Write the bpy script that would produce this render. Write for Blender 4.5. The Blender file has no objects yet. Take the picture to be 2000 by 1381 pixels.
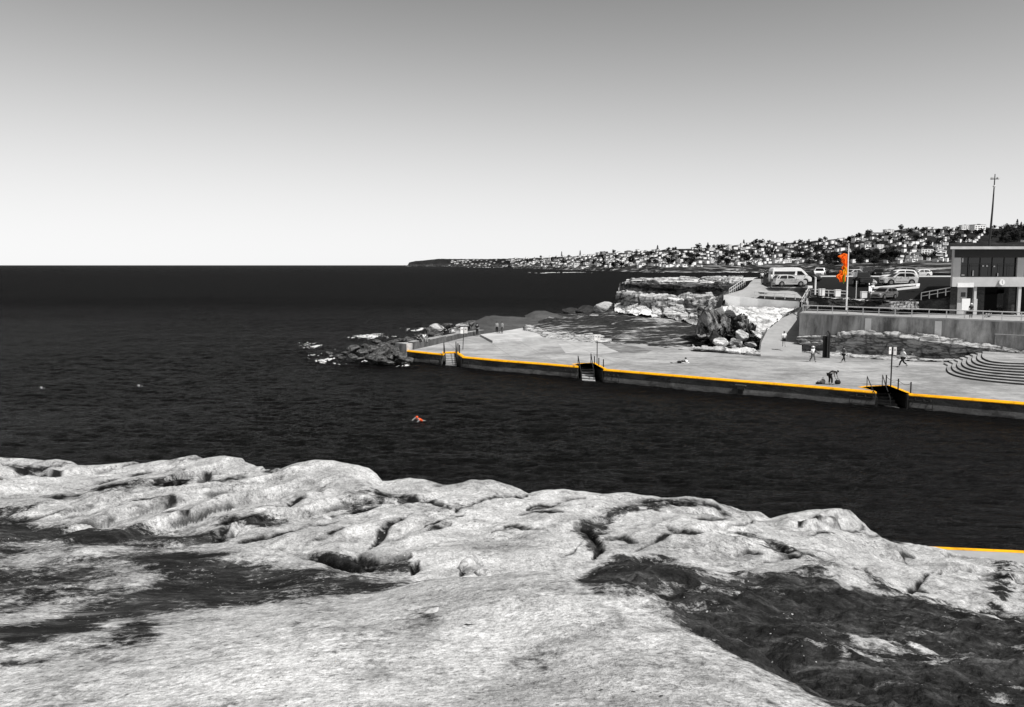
import bpy, bmesh, math, random
import numpy as np
from mathutils import Vector, Matrix
R = math.radians
random.seed(7)
scene = bpy.context.scene
COL = scene.collection

# ------------------------------------------------------------------ camera
FPX, CX, CY, HZ, CAMZ = 1700.0, 1000.0, 690.5, 518.0, 11.5
TH = math.atan((CY - HZ) / FPX); CT, ST = math.cos(TH), math.sin(TH)
cam = bpy.data.cameras.new('camera'); cam.sensor_width = 36.0
cam.lens = FPX / 2000.0 * 36.0; cam.clip_end = 200000; cam.clip_start = 0.05
co = bpy.data.objects.new('camera', cam); COL.objects.link(co)
co.location = (0, 0, CAMZ); co.rotation_euler = (math.pi / 2 - TH, 0, 0)
scene.camera = co

def uv(px, py):          # direction slopes of a photo point: X/Y and Z/Y as pseudo pixels
    xc = (px - CX) / FPX; yc = (CY - py) / FPX
    d = CT + yc * ST
    return CX + FPX * xc / d, HZ - FPX * (-ST + yc * CT) / d
def gd(px, py, D):       # point at distance D
    u, v = uv(px, py)
    return Vector(((u - CX) / FPX * D, D, CAMZ - (v - HZ) / FPX * D))
def gz(px, py, z):       # point at height z
    u, v = uv(px, py)
    D = (CAMZ - z) * FPX / (v - HZ)
    return Vector(((u - CX) / FPX * D, D, z))
def P(t):                # (px, py, D) or (px, py, 'z', z)
    return gz(t[0], t[1], t[3]) if len(t) == 4 else gd(*t)

# ------------------------------------------------------------------ noise
def _h(ix, iy, iz, seed):
    n = (ix.astype(np.uint32) * np.uint32(374761393) + iy.astype(np.uint32) * np.uint32(668265263)
         + iz.astype(np.uint32) * np.uint32(2147483647) + np.uint32((seed * 974711 + 12345) & 0xffffffff))
    n = (n ^ (n >> np.uint32(13))) * np.uint32(1274126177)
    n = n ^ (n >> np.uint32(16))
    n = n * np.uint32(2246822519); n = n ^ (n >> np.uint32(15))
    return (n & np.uint32(0xffffff)).astype(np.float64) / float(0xffffff)
def vnoise(p, seed=0):
    i = np.floor(p).astype(np.int64); f = p - i
    w = f * f * f * (f * (f * 6 - 15) + 10)
    out = 0
    for dx in (0, 1):
        for dy in (0, 1):
            for dz in (0, 1):
                k = _h(i[:, 0] + dx, i[:, 1] + dy, i[:, 2] + dz, seed)
                out = out + k * (w[:, 0] if dx else 1 - w[:, 0]) * (w[:, 1] if dy else 1 - w[:, 1]) * (w[:, 2] if dz else 1 - w[:, 2])
    return out
def fbm(p, octv=4, seed=0, gain=.5):
    a, s, t = 1.0, 0, 0
    for o in range(octv):
        s = s + a * vnoise(p * (2.03 ** o), seed + o * 17); t += a; a *= gain
    return s / t * 2 - 1
def ridge(p, octv=3, seed=0):
    a, s, t = 1.0, 0, 0
    for o in range(octv):
        s = s + a * (1 - np.abs(vnoise(p * (2.03 ** o), seed + o * 13) * 2 - 1)); t += a; a *= .5
    return s / t
def worley(p, seed=0):
    i = np.floor(p).astype(np.int64)
    f1 = np.full(len(p), 9.); f2 = np.full(len(p), 9.); cid = np.zeros(len(p))
    for dx in (-1, 0, 1):
        for dy in (-1, 0, 1):
            for dz in (-1, 0, 1):
                c = i + np.array([dx, dy, dz])
                q = c + np.stack([_h(c[:, 0], c[:, 1], c[:, 2], seed + k) for k in (1, 2, 3)], 1)
                d = np.linalg.norm(p - q, axis=1)
                nid = _h(c[:, 0], c[:, 1], c[:, 2], seed + 9)
                near = d < f1
                f2 = np.where(near, f1, np.minimum(f2, d)); cid = np.where(near, nid, cid); f1 = np.where(near, d, f1)
    return f1, f2, cid
def sstep(a, b, x):
    t = np.clip((x - a) / (b - a), 0, 1); return t * t * (3 - 2 * t)
class TPS:
    def __init__(s, xy, z, reg=1e-6):
        s.c = np.asarray(xy, float); n = len(s.c)
        K = s._k(s.c); Pm = np.c_[np.ones(n), s.c]
        A = np.zeros((n + 3, n + 3)); A[:n, :n] = K + reg * np.eye(n); A[:n, n:] = Pm; A[n:, :n] = Pm.T
        s.w = np.linalg.solve(A, np.r_[np.asarray(z, float), 0, 0, 0])
    def _k(s, q):
        d2 = ((q[:, None, :] - s.c[None]) ** 2).sum(2)
        return np.where(d2 > 1e-12, .5 * d2 * np.log(d2 + 1e-12), 0)
    def __call__(s, q):
        q = np.asarray(q, float); out = np.empty(len(q))
        for a in range(0, len(q), 40000):
            b = q[a:a + 40000]
            out[a:a + 40000] = s._k(b) @ s.w[:-3] + s.w[-3] + b @ s.w[-2:]
        return out

# ------------------------------------------------------------------ objects
def props(o, label=None, cat=None, group=None, kind=None):
    if label: o['label'] = label
    if cat: o['category'] = cat
    if group: o['group'] = group
    if kind: o['kind'] = kind
    return o
def thing(name, label, cat, loc=(0, 0, 0), rotz=0, group=None):
    o = bpy.data.objects.new(name, None); COL.objects.link(o)
    o.location = loc; o.rotation_euler = (0, 0, rotz); o.empty_display_size = .3
    return props(o, label, cat, group)
def link(name, me, m, parent=None, smooth=False):
    o = bpy.data.objects.new(name, me); COL.objects.link(o)
    for x in (m if isinstance(m, (list, tuple)) else [m]): me.materials.append(x)
    if smooth: me.polygons.foreach_set('use_smooth', np.ones(len(me.polygons), bool))
    if parent: o.parent = parent
    return o
class MB:
    """collects vertices and faces; build() links them as one mesh object"""
    def __init__(s): s.v = []; s.f = []
    def add(s, vs, fs):
        b = len(s.v); s.v += [tuple(x) for x in vs]; s.f += [tuple(b + i for i in q) for q in fs]; return s
    def box(s, c, d, rz=0, bev=0):
        x, y, z = d[0] / 2, d[1] / 2, d[2] / 2; M = Matrix.Rotation(rz, 3, 'Z'); c = Vector(c)
        vs = [c + M @ Vector((i * x, j * y, k * z)) for k in (-1, 1) for i, j in ((-1, -1), (1, -1), (1, 1), (-1, 1))]
        return s.add(vs, [(3, 2, 1, 0), (4, 5, 6, 7), (0, 1, 5, 4), (1, 2, 6, 5), (2, 3, 7, 6), (3, 0, 4, 7)])
    def tube(s, pts, r, n=6, r2=None):
        pts = [Vector(p) for p in pts]; m = len(pts); vs = []
        for k, p in enumerate(pts):
            t = (pts[min(k + 1, m - 1)] - pts[max(k - 1, 0)]).normalized()
            a = t.orthogonal().normalized(); b = t.cross(a)
            if k:      # keep the frame from twisting
                a = (pa - t * pa.dot(t)).normalized(); b = t.cross(a)
            pa = a
            rr = r if r2 is None else r + (r2 - r) * k / (m - 1)
            vs += [p + a * rr * math.cos(2 * math.pi * i / n) + b * rr * math.sin(2 * math.pi * i / n) for i in range(n)]
        fs = [(k * n + i, k * n + (i + 1) % n, (k + 1) * n + (i + 1) % n, (k + 1) * n + i) for k in range(m - 1) for i in range(n)]
        fs += [tuple(range(n - 1, -1, -1)), tuple((m - 1) * n + i for i in range(n))]
        return s.add(vs, fs)
    def bar(s, a, b, w, h):
        a, b = Vector(a), Vector(b); t = (b - a).normalized()
        sd = t.cross(Vector((0, 0, 1)))
        sd = sd.normalized() if sd.length > 1e-3 else Vector((1, 0, 0)); up = sd.cross(t).normalized()
        vs = [q + sd * i * w / 2 + up * j * h / 2 for q in (a, b) for i, j in ((-1, -1), (1, -1), (1, 1), (-1, 1))]
        return s.add(vs, [(3, 2, 1, 0), (4, 5, 6, 7), (0, 1, 5, 4), (1, 2, 6, 5), (2, 3, 7, 6), (3, 0, 4, 7)])
    def prism(s, poly, z0, z1):
        n = len(poly); z0 = z0 if hasattr(z0, '__len__') else [z0] * n; z1 = z1 if hasattr(z1, '__len__') else [z1] * n
        vs = [(p[0], p[1], z0[i]) for i, p in enumerate(poly)] + [(p[0], p[1], z1[i]) for i, p in enumerate(poly)]
        ar = sum(poly[i][0] * poly[(i + 1) % n][1] - poly[(i + 1) % n][0] * poly[i][1] for i in range(n))
        fs = [tuple(range(n - 1, -1, -1)), tuple(range(n, 2 * n))] + [(i, (i + 1) % n, n + (i + 1) % n, n + i) for i in range(n)]
        return s.add(vs, fs if ar > 0 else [tuple(reversed(f)) for f in fs])
    def ball(s, c, r, nu=10, nv=7):
        c = Vector(c); r = r if hasattr(r, '__len__') else (r, r, r)
        vs = [c + Vector((0, 0, r[2]))]
        for j in range(1, nv):
            a = math.pi * j / nv
            vs += [c + Vector((r[0] * math.sin(a) * math.cos(2 * math.pi * i / nu), r[1] * math.sin(a) * math.sin(2 * math.pi * i / nu), r[2] * math.cos(a))) for i in range(nu)]
        vs += [c - Vector((0, 0, r[2]))]; e = len(vs) - 1
        fs = [(0, 1 + i, 1 + (i + 1) % nu) for i in range(nu)]
        for j in range(nv - 2):
            a = 1 + j * nu
            fs += [(a + i, a + nu + i, a + nu + (i + 1) % nu, a + (i + 1) % nu) for i in range(nu)]
        a = 1 + (nv - 2) * nu
        fs += [(a + i, e, a + (i + 1) % nu) for i in range(nu)]
        return s.add(vs, fs)
    def disc(s, c, axis, r, h, n=20):
        c = Vector(c); ax = Vector(axis).normalized()
        return s.tube([c - ax * h / 2, c + ax * h / 2], r, n)
    def build(s, name, m, parent=None, world=False, smooth=False):
        vs = s.v
        if parent and world:
            r = parent
            while r.parent: r = r.parent
            M = (Matrix.Translation(r.location) @ Matrix.Rotation(r.rotation_euler.z, 4, 'Z')).inverted()
            vs = [tuple(M @ Vector(v)) for v in vs]
        me = bpy.data.meshes.new(name); me.from_pydata(vs, [], s.f); me.update()
        return link(name, me, m, parent, smooth)
def grid_mesh(name, X, m, kind=None, smooth=True, attrs=None, parent=None):
    """X: (rows, cols, 3) array"""
    nr, nc = X.shape[:2]
    me = bpy.data.meshes.new(name)
    idx = np.arange(nr * nc).reshape(nr, nc)
    q = np.stack([idx[:-1, :-1], idx[:-1, 1:], idx[1:, 1:], idx[1:, :-1]], -1).reshape(-1, 4)
    me.vertices.add(nr * nc); me.vertices.foreach_set('co', X.reshape(-1).astype(np.float32))
    me.loops.add(q.size); me.loops.foreach_set('vertex_index', q.reshape(-1).astype(np.int32))
    me.polygons.add(len(q)); me.polygons.foreach_set('loop_start', np.arange(0, q.size, 4, dtype=np.int32))
    me.update(calc_edges=True); me.validate()
    for k, a in (attrs or {}).items():
        at = me.attributes.new(k, 'FLOAT', 'POINT'); at.data.foreach_set('value', np.asarray(a, np.float32).reshape(-1))
    o = link(name, me, m, parent, smooth)
    return props(o, kind=kind) if kind else o
def resample(pts, n):
    p = np.array([tuple(x) for x in pts]); d = np.r_[0, np.cumsum(np.linalg.norm(np.diff(p, axis=0), axis=1) + 1e-9)]
    t = np.linspace(0, d[-1], n)
    return np.stack([np.interp(t, d, p[:, k]) for k in range(3)], 1)
def loft(name, rows, nu, nv, m, amp=0, freq=.5, strata=(0, 1), block=(0, 1), seed=0, kind='structure', pin=0.0, smooth=True, octv=4, zs=1.0):
    cav = np.zeros(nu * nv)
    rr = [resample([P(t) if not isinstance(t, Vector) else t for t in r], nu) for r in rows]
    d = [0]
    for a, b in zip(rr, rr[1:]): d.append(d[-1] + np.linalg.norm(b - a, axis=1).mean())
    t = np.linspace(0, d[-1], nv); st = np.stack(rr)
    X = np.empty((nv, nu, 3))
    for k in range(nv):
        j = min(max(np.searchsorted(d, t[k], 'right') - 1, 0), len(rr) - 2)
        f = (t[k] - d[j]) / (d[j + 1] - d[j] + 1e-9)
        X[k] = st[j] * (1 - f) + st[j + 1] * f
    if amp or strata[0] or block[0]:
        gu = np.gradient(X, axis=1); gv = np.gradient(X, axis=0)
        n = np.cross(gu, gv); n /= np.linalg.norm(n, axis=2, keepdims=True) + 1e-9
        # smooth the normals a little
        for _ in range(3):
            n[1:-1] = (n[:-2] + n[1:-1] * 2 + n[2:]) / 4
        n /= np.linalg.norm(n, axis=2, keepdims=True) + 1e-9
        if n[..., 1].mean() * 1.0 - n[..., 2].mean() * 1.5 > 0: n = -n      # towards the viewer side / up
        p = X.reshape(-1, 3)
        disp = amp * fbm(p * freq * np.array([1, 1, zs]), octv, seed)
        if strata[0]:
            s = p[:, 2] * strata[1] + 1.3 * fbm(p * .12, 3, seed + 5) + .25 * fbm(p * .6, 2, seed + 6)
            q = np.zeros((len(p), 3)); q[:, 0] = s
            i = np.floor(s); f = s - i
            a = _h(i.astype(np.int64), np.zeros(len(p), np.int64), np.zeros(len(p), np.int64), seed)
            b = _h(i.astype(np.int64) + 1, np.zeros(len(p), np.int64), np.zeros(len(p), np.int64), seed)
            disp = disp + strata[0] * ((a + (b - a) * sstep(.8, 1, f)) - .5) * 2 * (.5 + .5 * vnoise(p * .25, seed + 8))
        if block[0]:
            f1, f2, cid = worley(p * block[1] * np.array([.75, .75, 1.7]) + .18 * np.stack([fbm(p * .5, 2, 51), fbm(p * .5, 2, 52), fbm(p * .5, 2, 53)], 1), seed)
            disp = disp + block[0] * ((cid - .5) * 1.6 - .45 * (1 - sstep(0, .1, f2 - f1)) + .3 * fbm(p * block[1] * 2.5, 3, seed + 3))
            g1, g2, gid = worley(p * block[1] * np.array([1.7, 1.7, 3.6]) + .2 * np.stack([fbm(p, 2, 54), fbm(p, 2, 55), fbm(p, 2, 56)], 1), seed + 40)
            disp = disp + block[0] * .42 * ((gid - .5) * 1.5 - .5 * (1 - sstep(0, .12, g2 - g1)))
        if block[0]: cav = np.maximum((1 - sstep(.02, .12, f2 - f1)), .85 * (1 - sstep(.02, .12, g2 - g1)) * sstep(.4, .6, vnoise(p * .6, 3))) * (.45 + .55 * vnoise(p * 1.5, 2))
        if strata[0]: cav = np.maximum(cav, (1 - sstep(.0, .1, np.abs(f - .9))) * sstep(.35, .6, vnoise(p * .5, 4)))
        fade = np.ones((nv, nu))
        if pin: fade = np.minimum(1, np.minimum(np.arange(nu), np.arange(nu)[::-1]) / (pin * nu) + .15)[None, :] * fade
        X = X + n * (disp.reshape(nv, nu) * fade)[..., None]
    return grid_mesh(name, X, m, kind, smooth, {'cavity': cav})

# ------------------------------------------------------------------ materials
def g(v): return (v, v, v, 1)
def new_mat(name):
    m = bpy.data.materials.new(name); m.use_nodes = True; nt = m.node_tree
    return m, nt, nt.nodes['Principled BSDF']
class NT:
    def __init__(s, nt): s.nt = nt; s.n = nt.nodes
    def node(s, t, **k):
        x = s.n.new(t)
        for a, b in k.items():
            if a in x.inputs: x.inputs[a].default_value = b
            else: setattr(x, a, b)
        return x
    def l(s, a, b): s.nt.links.new(a, b)
    def coord(s, scale=(1, 1, 1), rot=(0, 0, 0), kind='Object'):
        t = s.node('ShaderNodeTexCoord'); mp = s.node('ShaderNodeMapping')
        mp.inputs['Scale'].default_value = scale; mp.inputs['Rotation'].default_value = rot
        s.l(t.outputs[kind], mp.inputs[0]); return mp.outputs[0]
    def noise(s, vec, scale, detail=4, rough=.55, dist=0):
        x = s.node('ShaderNodeTexNoise'); x.inputs['Scale'].default_value = scale; x.inputs['Detail'].default_value = detail
        x.inputs['Roughness'].default_value = rough; x.inputs['Distortion'].default_value = dist
        if vec is not None: s.l(vec, x.inputs['Vector'])
        return x.outputs['Fac']
    def ramp(s, fac, *stops):
        x = s.node('ShaderNodeValToRGB'); e = x.color_ramp.elements
        while len(e) < len(stops): e.new(.5)
        for k, (p, c) in enumerate(stops):
            e[k].position = p; e[k].color = c if hasattr(c, '__len__') else g(c)
        s.l(fac, x.inputs[0]); return x.outputs[0]
    def mix(s, f, a, b, mode='MIX'):
        x = s.node('ShaderNodeMix', data_type='RGBA', blend_type=mode)
        for sock, v in ((x.inputs[0], f), (x.inputs[6], a), (x.inputs[7], b)):
            if hasattr(v, 'is_linked') or isinstance(v, bpy.types.NodeSocket): s.l(v, sock)
            elif sock == x.inputs[0]: sock.default_value = v
            else: sock.default_value = v if hasattr(v, '__len__') else g(v)
        return x.outputs[2]
    def math(s, op, a, b=0, c=0):
        x = s.node('ShaderNodeMath', operation=op)
        for k, v in enumerate((a, b, c)):
            if isinstance(v, bpy.types.NodeSocket): s.l(v, x.inputs[k])
            else: x.inputs[k].default_value = v
        return x.outputs[0]
    def sep(s, vec):
        x = s.node('ShaderNodeSeparateXYZ'); s.l(vec, x.inputs[0]); return x.outputs
    def attr(s, name):
        x = s.node('ShaderNodeAttribute'); x.attribute_name = name; return x.outputs['Fac']
    def bump(s, h, strength, dist, bsdf, prev=None):
        x = s.node('ShaderNodeBump'); x.inputs['Strength'].default_value = strength; x.inputs['Distance'].default_value = dist
        s.l(h, x.inputs['Height'])
        if prev is not None: s.l(prev, x.inputs['Normal'])
        s.l(x.outputs[0], bsdf.inputs['Normal']); return x.outputs[0]
def setb(b, rough=.8, spec=.3, metal=0):
    b.inputs['Roughness'].default_value = rough; b.inputs['Specular IOR Level'].default_value = spec; b.inputs['Metallic'].default_value = metal
def tint(c, k): return tuple(min(1, x * k) for x in c[:3]) + (1,)
def mat(name, c, rough=.75, var=.15, scale=6, bump=.0, spec=.3, metal=0, streak=0):
    """paint / metal / cloth: a colour with worn, slightly uneven tone"""
    c = g(c) if not hasattr(c, '__len__') else tuple(c) + (1,)
    m, nt, b = new_mat(name); n = NT(nt); setb(b, rough, spec, metal)
    v = n.coord((1, 1, 1 if not streak else .15)); f = n.noise(v, scale, 5, .6)
    n.l(n.ramp(f, (.3, tint(c, 1 - var)), (.7, tint(c, 1 + var))), b.inputs['Base Color'])
    if bump: n.bump(n.noise(n.coord(), scale * 6, 4), bump, .02, b)
    return m
def concrete(name, lo, hi, big=.18, rough=.85, streak=False, joints=None, dark=.0, grime=.06):
    m, nt, b = new_mat(name); n = NT(nt); setb(b, rough, .2)
    v = n.coord(); 
    f1 = n.noise(v, big, 6, .6, .4); f2 = n.noise(v, 1.3, 6, .65); f3 = n.noise(v, 14, 4, .6)
    f = n.math('ADD', n.math('MULTIPLY', f1, .55), n.math('ADD', n.math('MULTIPLY', f2, .3), n.math('MULTIPLY', f3, .15)))
    c = n.ramp(f, (.41, lo), (.5, (lo + hi) / 2), (.59, hi))
    if streak:      # water runs down a wall
        s = n.noise(n.coord((.55, .55, .12)), 1.0, 7, .72, .5)
        c = n.mix(n.ramp(s, (.42, 0), (.64, .85)), c, grime)
        s2 = n.noise(n.coord((.22, .22, .06)), 1.0, 4, .6)
        c = n.mix(n.ramp(s2, (.5, 0), (.7, .6)), c, hi * 1.3)
    if dark:        # blotchy old stains
        s = n.noise(n.coord((.5, 1.2, 1)), .35, 7, .7, .6)
        c = n.mix(n.ramp(s, (.5, 0), (.68, dark)), c, grime)
        c = n.mix(n.ramp(n.noise(n.coord((1, 1, 1)), 5.5, 8, .8), (.58, 0), (.72, dark * .8)), c, grime)
    n.l(c, b.inputs['Base Color'])
    n.bump(f3, .25, .03, b, n.bump(f2, .3, .05, b))
    return m
def rockmat(name, lo, hi, stain=.02, cover=(.55, .7), scale=1.0, stretch=(1, 1, 1), rot=(0, 0, 0), crev=.8, bump=.8, attr=None, fine=1.0, specks=0, ao=0, grain=False):
    m, nt, b = new_mat(name); n = NT(nt); setb(b, .95, .04)
    v = n.coord()
    vs = n.coord(stretch, rot)
    f1 = n.noise(v, .35 * scale, 6, .6, .5); f2 = n.noise(vs, 1.1 * scale, 8, .68, .8); f3 = n.noise(v, 7 * scale * fine, 6, .7); f4 = n.noise(v, 38 * scale * fine, 3, .6)
    f = n.math('ADD', n.math('MULTIPLY', f1, .3), n.math('ADD', n.math('MULTIPLY', f2, .3), n.math('ADD', n.math('MULTIPLY', f3, .25), n.math('MULTIPLY', f4, .15))))
    c = n.ramp(f, (.4, lo), (.5, (lo + hi) * .5), (.585, hi))
    pep = n.math('ADD', n.noise(vs, 19 * scale * fine, 8, .8), n.math('MULTIPLY', n.math('SUBTRACT', n.noise(v, .8 * scale, 5, .65), .5), .55))
    c = n.mix(n.ramp(pep, (.56, 0), (.68, .75)), c, stain * 4)
    if grain:
        c = n.mix(1.0, c, n.ramp(n.noise(v, 17, 7, .82), (.33, .5), (.5, .95), (.66, 1.18)), 'MULTIPLY')
        c = n.mix(1.0, c, n.ramp(n.noise(vs, 52, 5, .8), (.36, .62), (.5, 1.0), (.64, 1.22)), 'MULTIPLY')
        c = n.mix(1.0, c, n.ramp(n.noise(v, 3.1, 7, .75, .4), (.34, .62), (.5, .98), (.62, 1.06)), 'MULTIPLY')
    # black lichen and algae; on the outcrop also painted block shadows
    s = n.noise(vs, .55 * scale, 9, .72, 1.0)
    sm = n.ramp(s, (cover[0], 0), (cover[1], 1))
    c = n.mix(sm, c, stain)
    # dark seams
    w = n.node('ShaderNodeTexNoise'); w.noise_dimensions = '3D'; w.inputs['Scale'].default_value = .9 * scale; w.inputs['Detail'].default_value = 5; w.inputs['Distortion'].default_value = .6
    n.l(vs, w.inputs['Vector'])
    r = n.math('ABSOLUTE', n.math('SUBTRACT', w.outputs['Fac'], .5))
    seam = n.ramp(r, (.0, 1), (.02, .55), (.045, 0))
    c = n.mix(n.math('MULTIPLY', seam, crev), c, stain * 1.2)
    if attr:
        a = n.attr(attr)
        aa = n.math('ADD', a, n.math('MULTIPLY', n.math('SUBTRACT', n.noise(vs, 1.5, 10, .78, .8), .5), 2.6))
        aa = n.math('ADD', aa, n.math('MULTIPLY', n.math('SUBTRACT', n.noise(v, 13, 6, .75), .5), 1.5))
        c = n.mix(n.ramp(aa, (.2, 0), (.62, .97)), c, n.ramp(n.noise(n.coord((.6, 1.3, 1), (0, 0, R(25))), 2.6, 11, .82, .35), (.36, stain * .3), (.48, stain * 1.4), (.56, stain * 7), (.64, stain * 24)))
        c = n.mix(n.math('MULTIPLY', n.attr('crack'), .97), c, stain * .6)  # cracks carry undercut shade and dirt as colour
    if ao: c = n.mix(n.math('MULTIPLY', n.attr('cavity'), ao), c, stain)  # occlusion in joints and ledges painted into the rock colour
    if specks:      # shell grit and loose pale chips
        vo = n.node('ShaderNodeTexVoronoi'); vo.inputs['Scale'].default_value = specks; vo.inputs['Randomness'].default_value = 1
        n.l(n.coord((1, 1, 1)), vo.inputs['Vector'])
        k = n.math('LESS_THAN', vo.outputs['Distance'], n.math('MULTIPLY', n.math('SUBTRACT', n.noise(v, 2.2, 5, .7), .48), .9))
        c = n.mix(n.math('MULTIPLY', k, .5), c, min(.95, hi * 1.1))
        vo2 = n.node('ShaderNodeTexVoronoi'); vo2.inputs['Scale'].default_value = specks * 1.3
        n.l(n.coord((1, 1, 1), (1, 2, 0)), vo2.inputs['Vector'])
        k2 = n.math('LESS_THAN', vo2.outputs['Distance'], n.math('MULTIPLY', n.math('SUBTRACT', n.noise(v, 1.1, 6, .7), .5), 1.1))
        c = n.mix(n.math('MULTIPLY', k2, .8), c, stain * 2)
    n.l(c, b.inputs['Base Color'])
    p = n.bump(f2, bump * .35, .2 / scale, b)
    p = n.bump(f3, bump * .8, .06 / scale, b, p)
    p = n.bump(f4, bump * .6, .015 / scale, b, p)
    return m
M = {}
M['white'] = mat('white paint', .8, .5, .06)
M['white_rail'] = mat('galvanised rail', .55, .5, .15, 3)
M['dark_metal'] = mat('dark steel', .02, .5, .3)
M['rail_dark'] = mat('weathered rail', .05, .6, .3)  # dark grey for a thin pipe and the window rail
M['asphalt'] = mat('asphalt', .011, .9, .25, 1.5, .3, .1)
M['prom'] = concrete('promenade concrete', .2, .44, .12, dark=.6, grime=.13)
M['slab'] = concrete('pale concrete slab', .36, .55, .3)
M['ramp'] = concrete('ramp concrete', .28, .38, .2)
M['wall'] = concrete('stained wall concrete', .3, .56, .25, streak=True)
M['wall_pale'] = concrete('whitewashed wall', .72, .92, .3, streak=False, dark=.2, grime=.4)
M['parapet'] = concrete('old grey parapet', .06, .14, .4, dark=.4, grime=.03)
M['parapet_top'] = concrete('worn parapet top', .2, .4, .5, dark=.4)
M['yellow'] = mat('yellow edge paint', (.9, .42, .004), .6, .3, 1.6, .4)
def worn_paint(name, c, under):
    m, nt, b = new_mat(name); n = NT(nt); setb(b, .7, .2); v = n.coord()
    k = n.ramp(n.noise(v, 1.1, 9, .8, .4), (.35, tint(c, .55)), (.5, c + (1,)), (.65, tint(c, 1.05)))
    chip = n.ramp(n.math('ADD', n.noise(v, 9, 8, .85), n.math('MULTIPLY', n.math('SUBTRACT', n.noise(v, .5, 4, .6), .5), .35)), (.58, 0), (.64, .8))
    n.l(n.mix(chip, k, under), b.inputs['Base Color']); n.bump(n.noise(v, 14, 5, .7), .4, .02, b); return m
M['yellow'] = worn_paint('yellow edge paint', (.95, .44, .004), .12)
M['orange'] = mat('orange flag cloth', (.9, .14, .004), .8, .15, 3)
M['flag_yellow'] = mat('yellow flag cloth', (.9, .42, .01), .8, .15, 3)
M['flag_green'] = mat('green flag cloth', (.25, .35, .02), .8, .15, 3)
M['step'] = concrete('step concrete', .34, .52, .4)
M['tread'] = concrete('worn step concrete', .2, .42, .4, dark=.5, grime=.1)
M['shaded_riser'] = concrete('weathered and shaded riser', .035, .09, .5)  # old grime and riser shade both put into this dark tone
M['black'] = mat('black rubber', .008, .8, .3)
M['glass'] = mat('dark glass', .008, .08, .2, 3, 0, .5)
M['foam'] = mat('sea foam', .62, .8, .1, 4)
M['mid_rock'] = rockmat('weathered sandstone', .25, .72, .018, (.56, .66), .5, (.5, .5, 2.2), crev=.9)
M['pale_rock'] = rockmat('bleached sandstone', .5, .85, .04, (.6, .72), .6, (.6, .6, 1.8), crev=.7, bump=.8)
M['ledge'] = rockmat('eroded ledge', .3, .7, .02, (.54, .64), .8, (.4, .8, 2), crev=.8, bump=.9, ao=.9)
M['dark_rock'] = rockmat('wet dark rock', .02, .075, .01, (.6, .8), .6, (.7, .7, 1.6), crev=.6)
M['shelf_rock'] = rockmat('algae covered rock shelf', .03, .07, .012, (.6, .75), .3, (.25, 1.1, 1), (0, 0, R(-14)), crev=.3, bump=.5)
# ------------------------------------------------------------------ light
SUN_EL, SUN_AZ = R(56), math.atan2(-.69, .72)         # from the right, a little behind the camera
sd = Vector((math.cos(SUN_AZ) * math.cos(SUN_EL), math.sin(SUN_AZ) * math.cos(SUN_EL), math.sin(SUN_EL)))
sl = bpy.data.lights.new('sun', 'SUN'); sl.energy = 5.0; sl.angle = R(.53); sl.color = (1, .985, .965)
so = bpy.data.objects.new('sun', sl); COL.objects.link(so); so.location = (200, -150, 300)
so.rotation_euler = (-sd).to_track_quat('-Z', 'Y').to_euler()
world = bpy.data.worlds.new('World'); scene.world = world; world.use_nodes = True
wn = NT(world.node_tree); bg = world.node_tree.nodes['Background']
sky = wn.node('ShaderNodeTexSky'); sky.sky_type = 'NISHITA'; sky.sun_disc = False
sky.sun_elevation = SUN_EL; sky.sun_rotation = math.atan2(sd.x, sd.y); sky.air_density = 1.0; sky.dust_density = .6; sky.ozone_density = 1.0
mp_ = wn.node('ShaderNodeMapping'); mp_.inputs['Location'].default_value = (0, 0, .03)
tc_ = wn.node('ShaderNodeTexCoord'); wn.l(tc_.outputs['Generated'], mp_.inputs[0]); wn.l(mp_.outputs[0], sky.inputs[0])      # a clear haze-free horizon
bw = wn.node('ShaderNodeRGBToBW'); wn.l(sky.outputs[0], bw.inputs[0])        # black and white film
cu = wn.math('POWER', bw.outputs[0], 3)                                       # steep film contrast with a soft shoulder
pw = wn.math('DIVIDE', wn.math('MULTIPLY', cu, .24), wn.math('MULTIPLY_ADD', cu, .0222, 1))
wn.l(pw, bg.inputs[0]); bg.inputs[1].default_value = .1
vs_ = scene.view_settings
scene.display_settings.display_device = 'sRGB'
vs_.view_transform = 'Standard'; vs_.look = 'None'; vs_.gamma = 1; vs_.exposure = 0; vs_.use_curve_mapping = False
scene.cycles.max_bounces = 5; scene.cycles.diffuse_bounces = 2; scene.cycles.glossy_bounces = 2
scene.cycles.use_denoising = True; scene.cycles.sample_clamp_indirect = 4

# ------------------------------------------------------------------ sea
m, nt, b = new_mat('sea water'); n = NT(nt); nt.nodes.remove(b)
v = n.coord((.42, 1.0, 1), (0, 0, R(4)))
w1 = n.noise(v, .32, 5, .62, .35); w2 = n.noise(v, 1.5, 6, .7, .3); w3 = n.noise(n.coord((.3, 1, 1)), .055, 4, .6, .3)
def sbump(h, st, dist, prev=None):
    x = n.node('ShaderNodeBump'); x.inputs['Strength'].default_value = st; x.inputs['Distance'].default_value = dist
    n.l(h, x.inputs['Height'])
    if prev is not None: n.l(prev, x.inputs['Normal'])
    return x.outputs[0]
nn_ = sbump(w2, 1, .9, sbump(w1, 1, 1.7, sbump(w3, 1, 3.5)))
df = n.node('ShaderNodeBsdfDiffuse'); df.inputs[0].default_value = g(.0035); n.l(nn_, df.inputs['Normal'])
gl = n.node('ShaderNodeBsdfGlossy'); gl.inputs['Roughness'].default_value = .22; gl.inputs[0].default_value = g(1); n.l(nn_, gl.inputs['Normal'])
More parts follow.
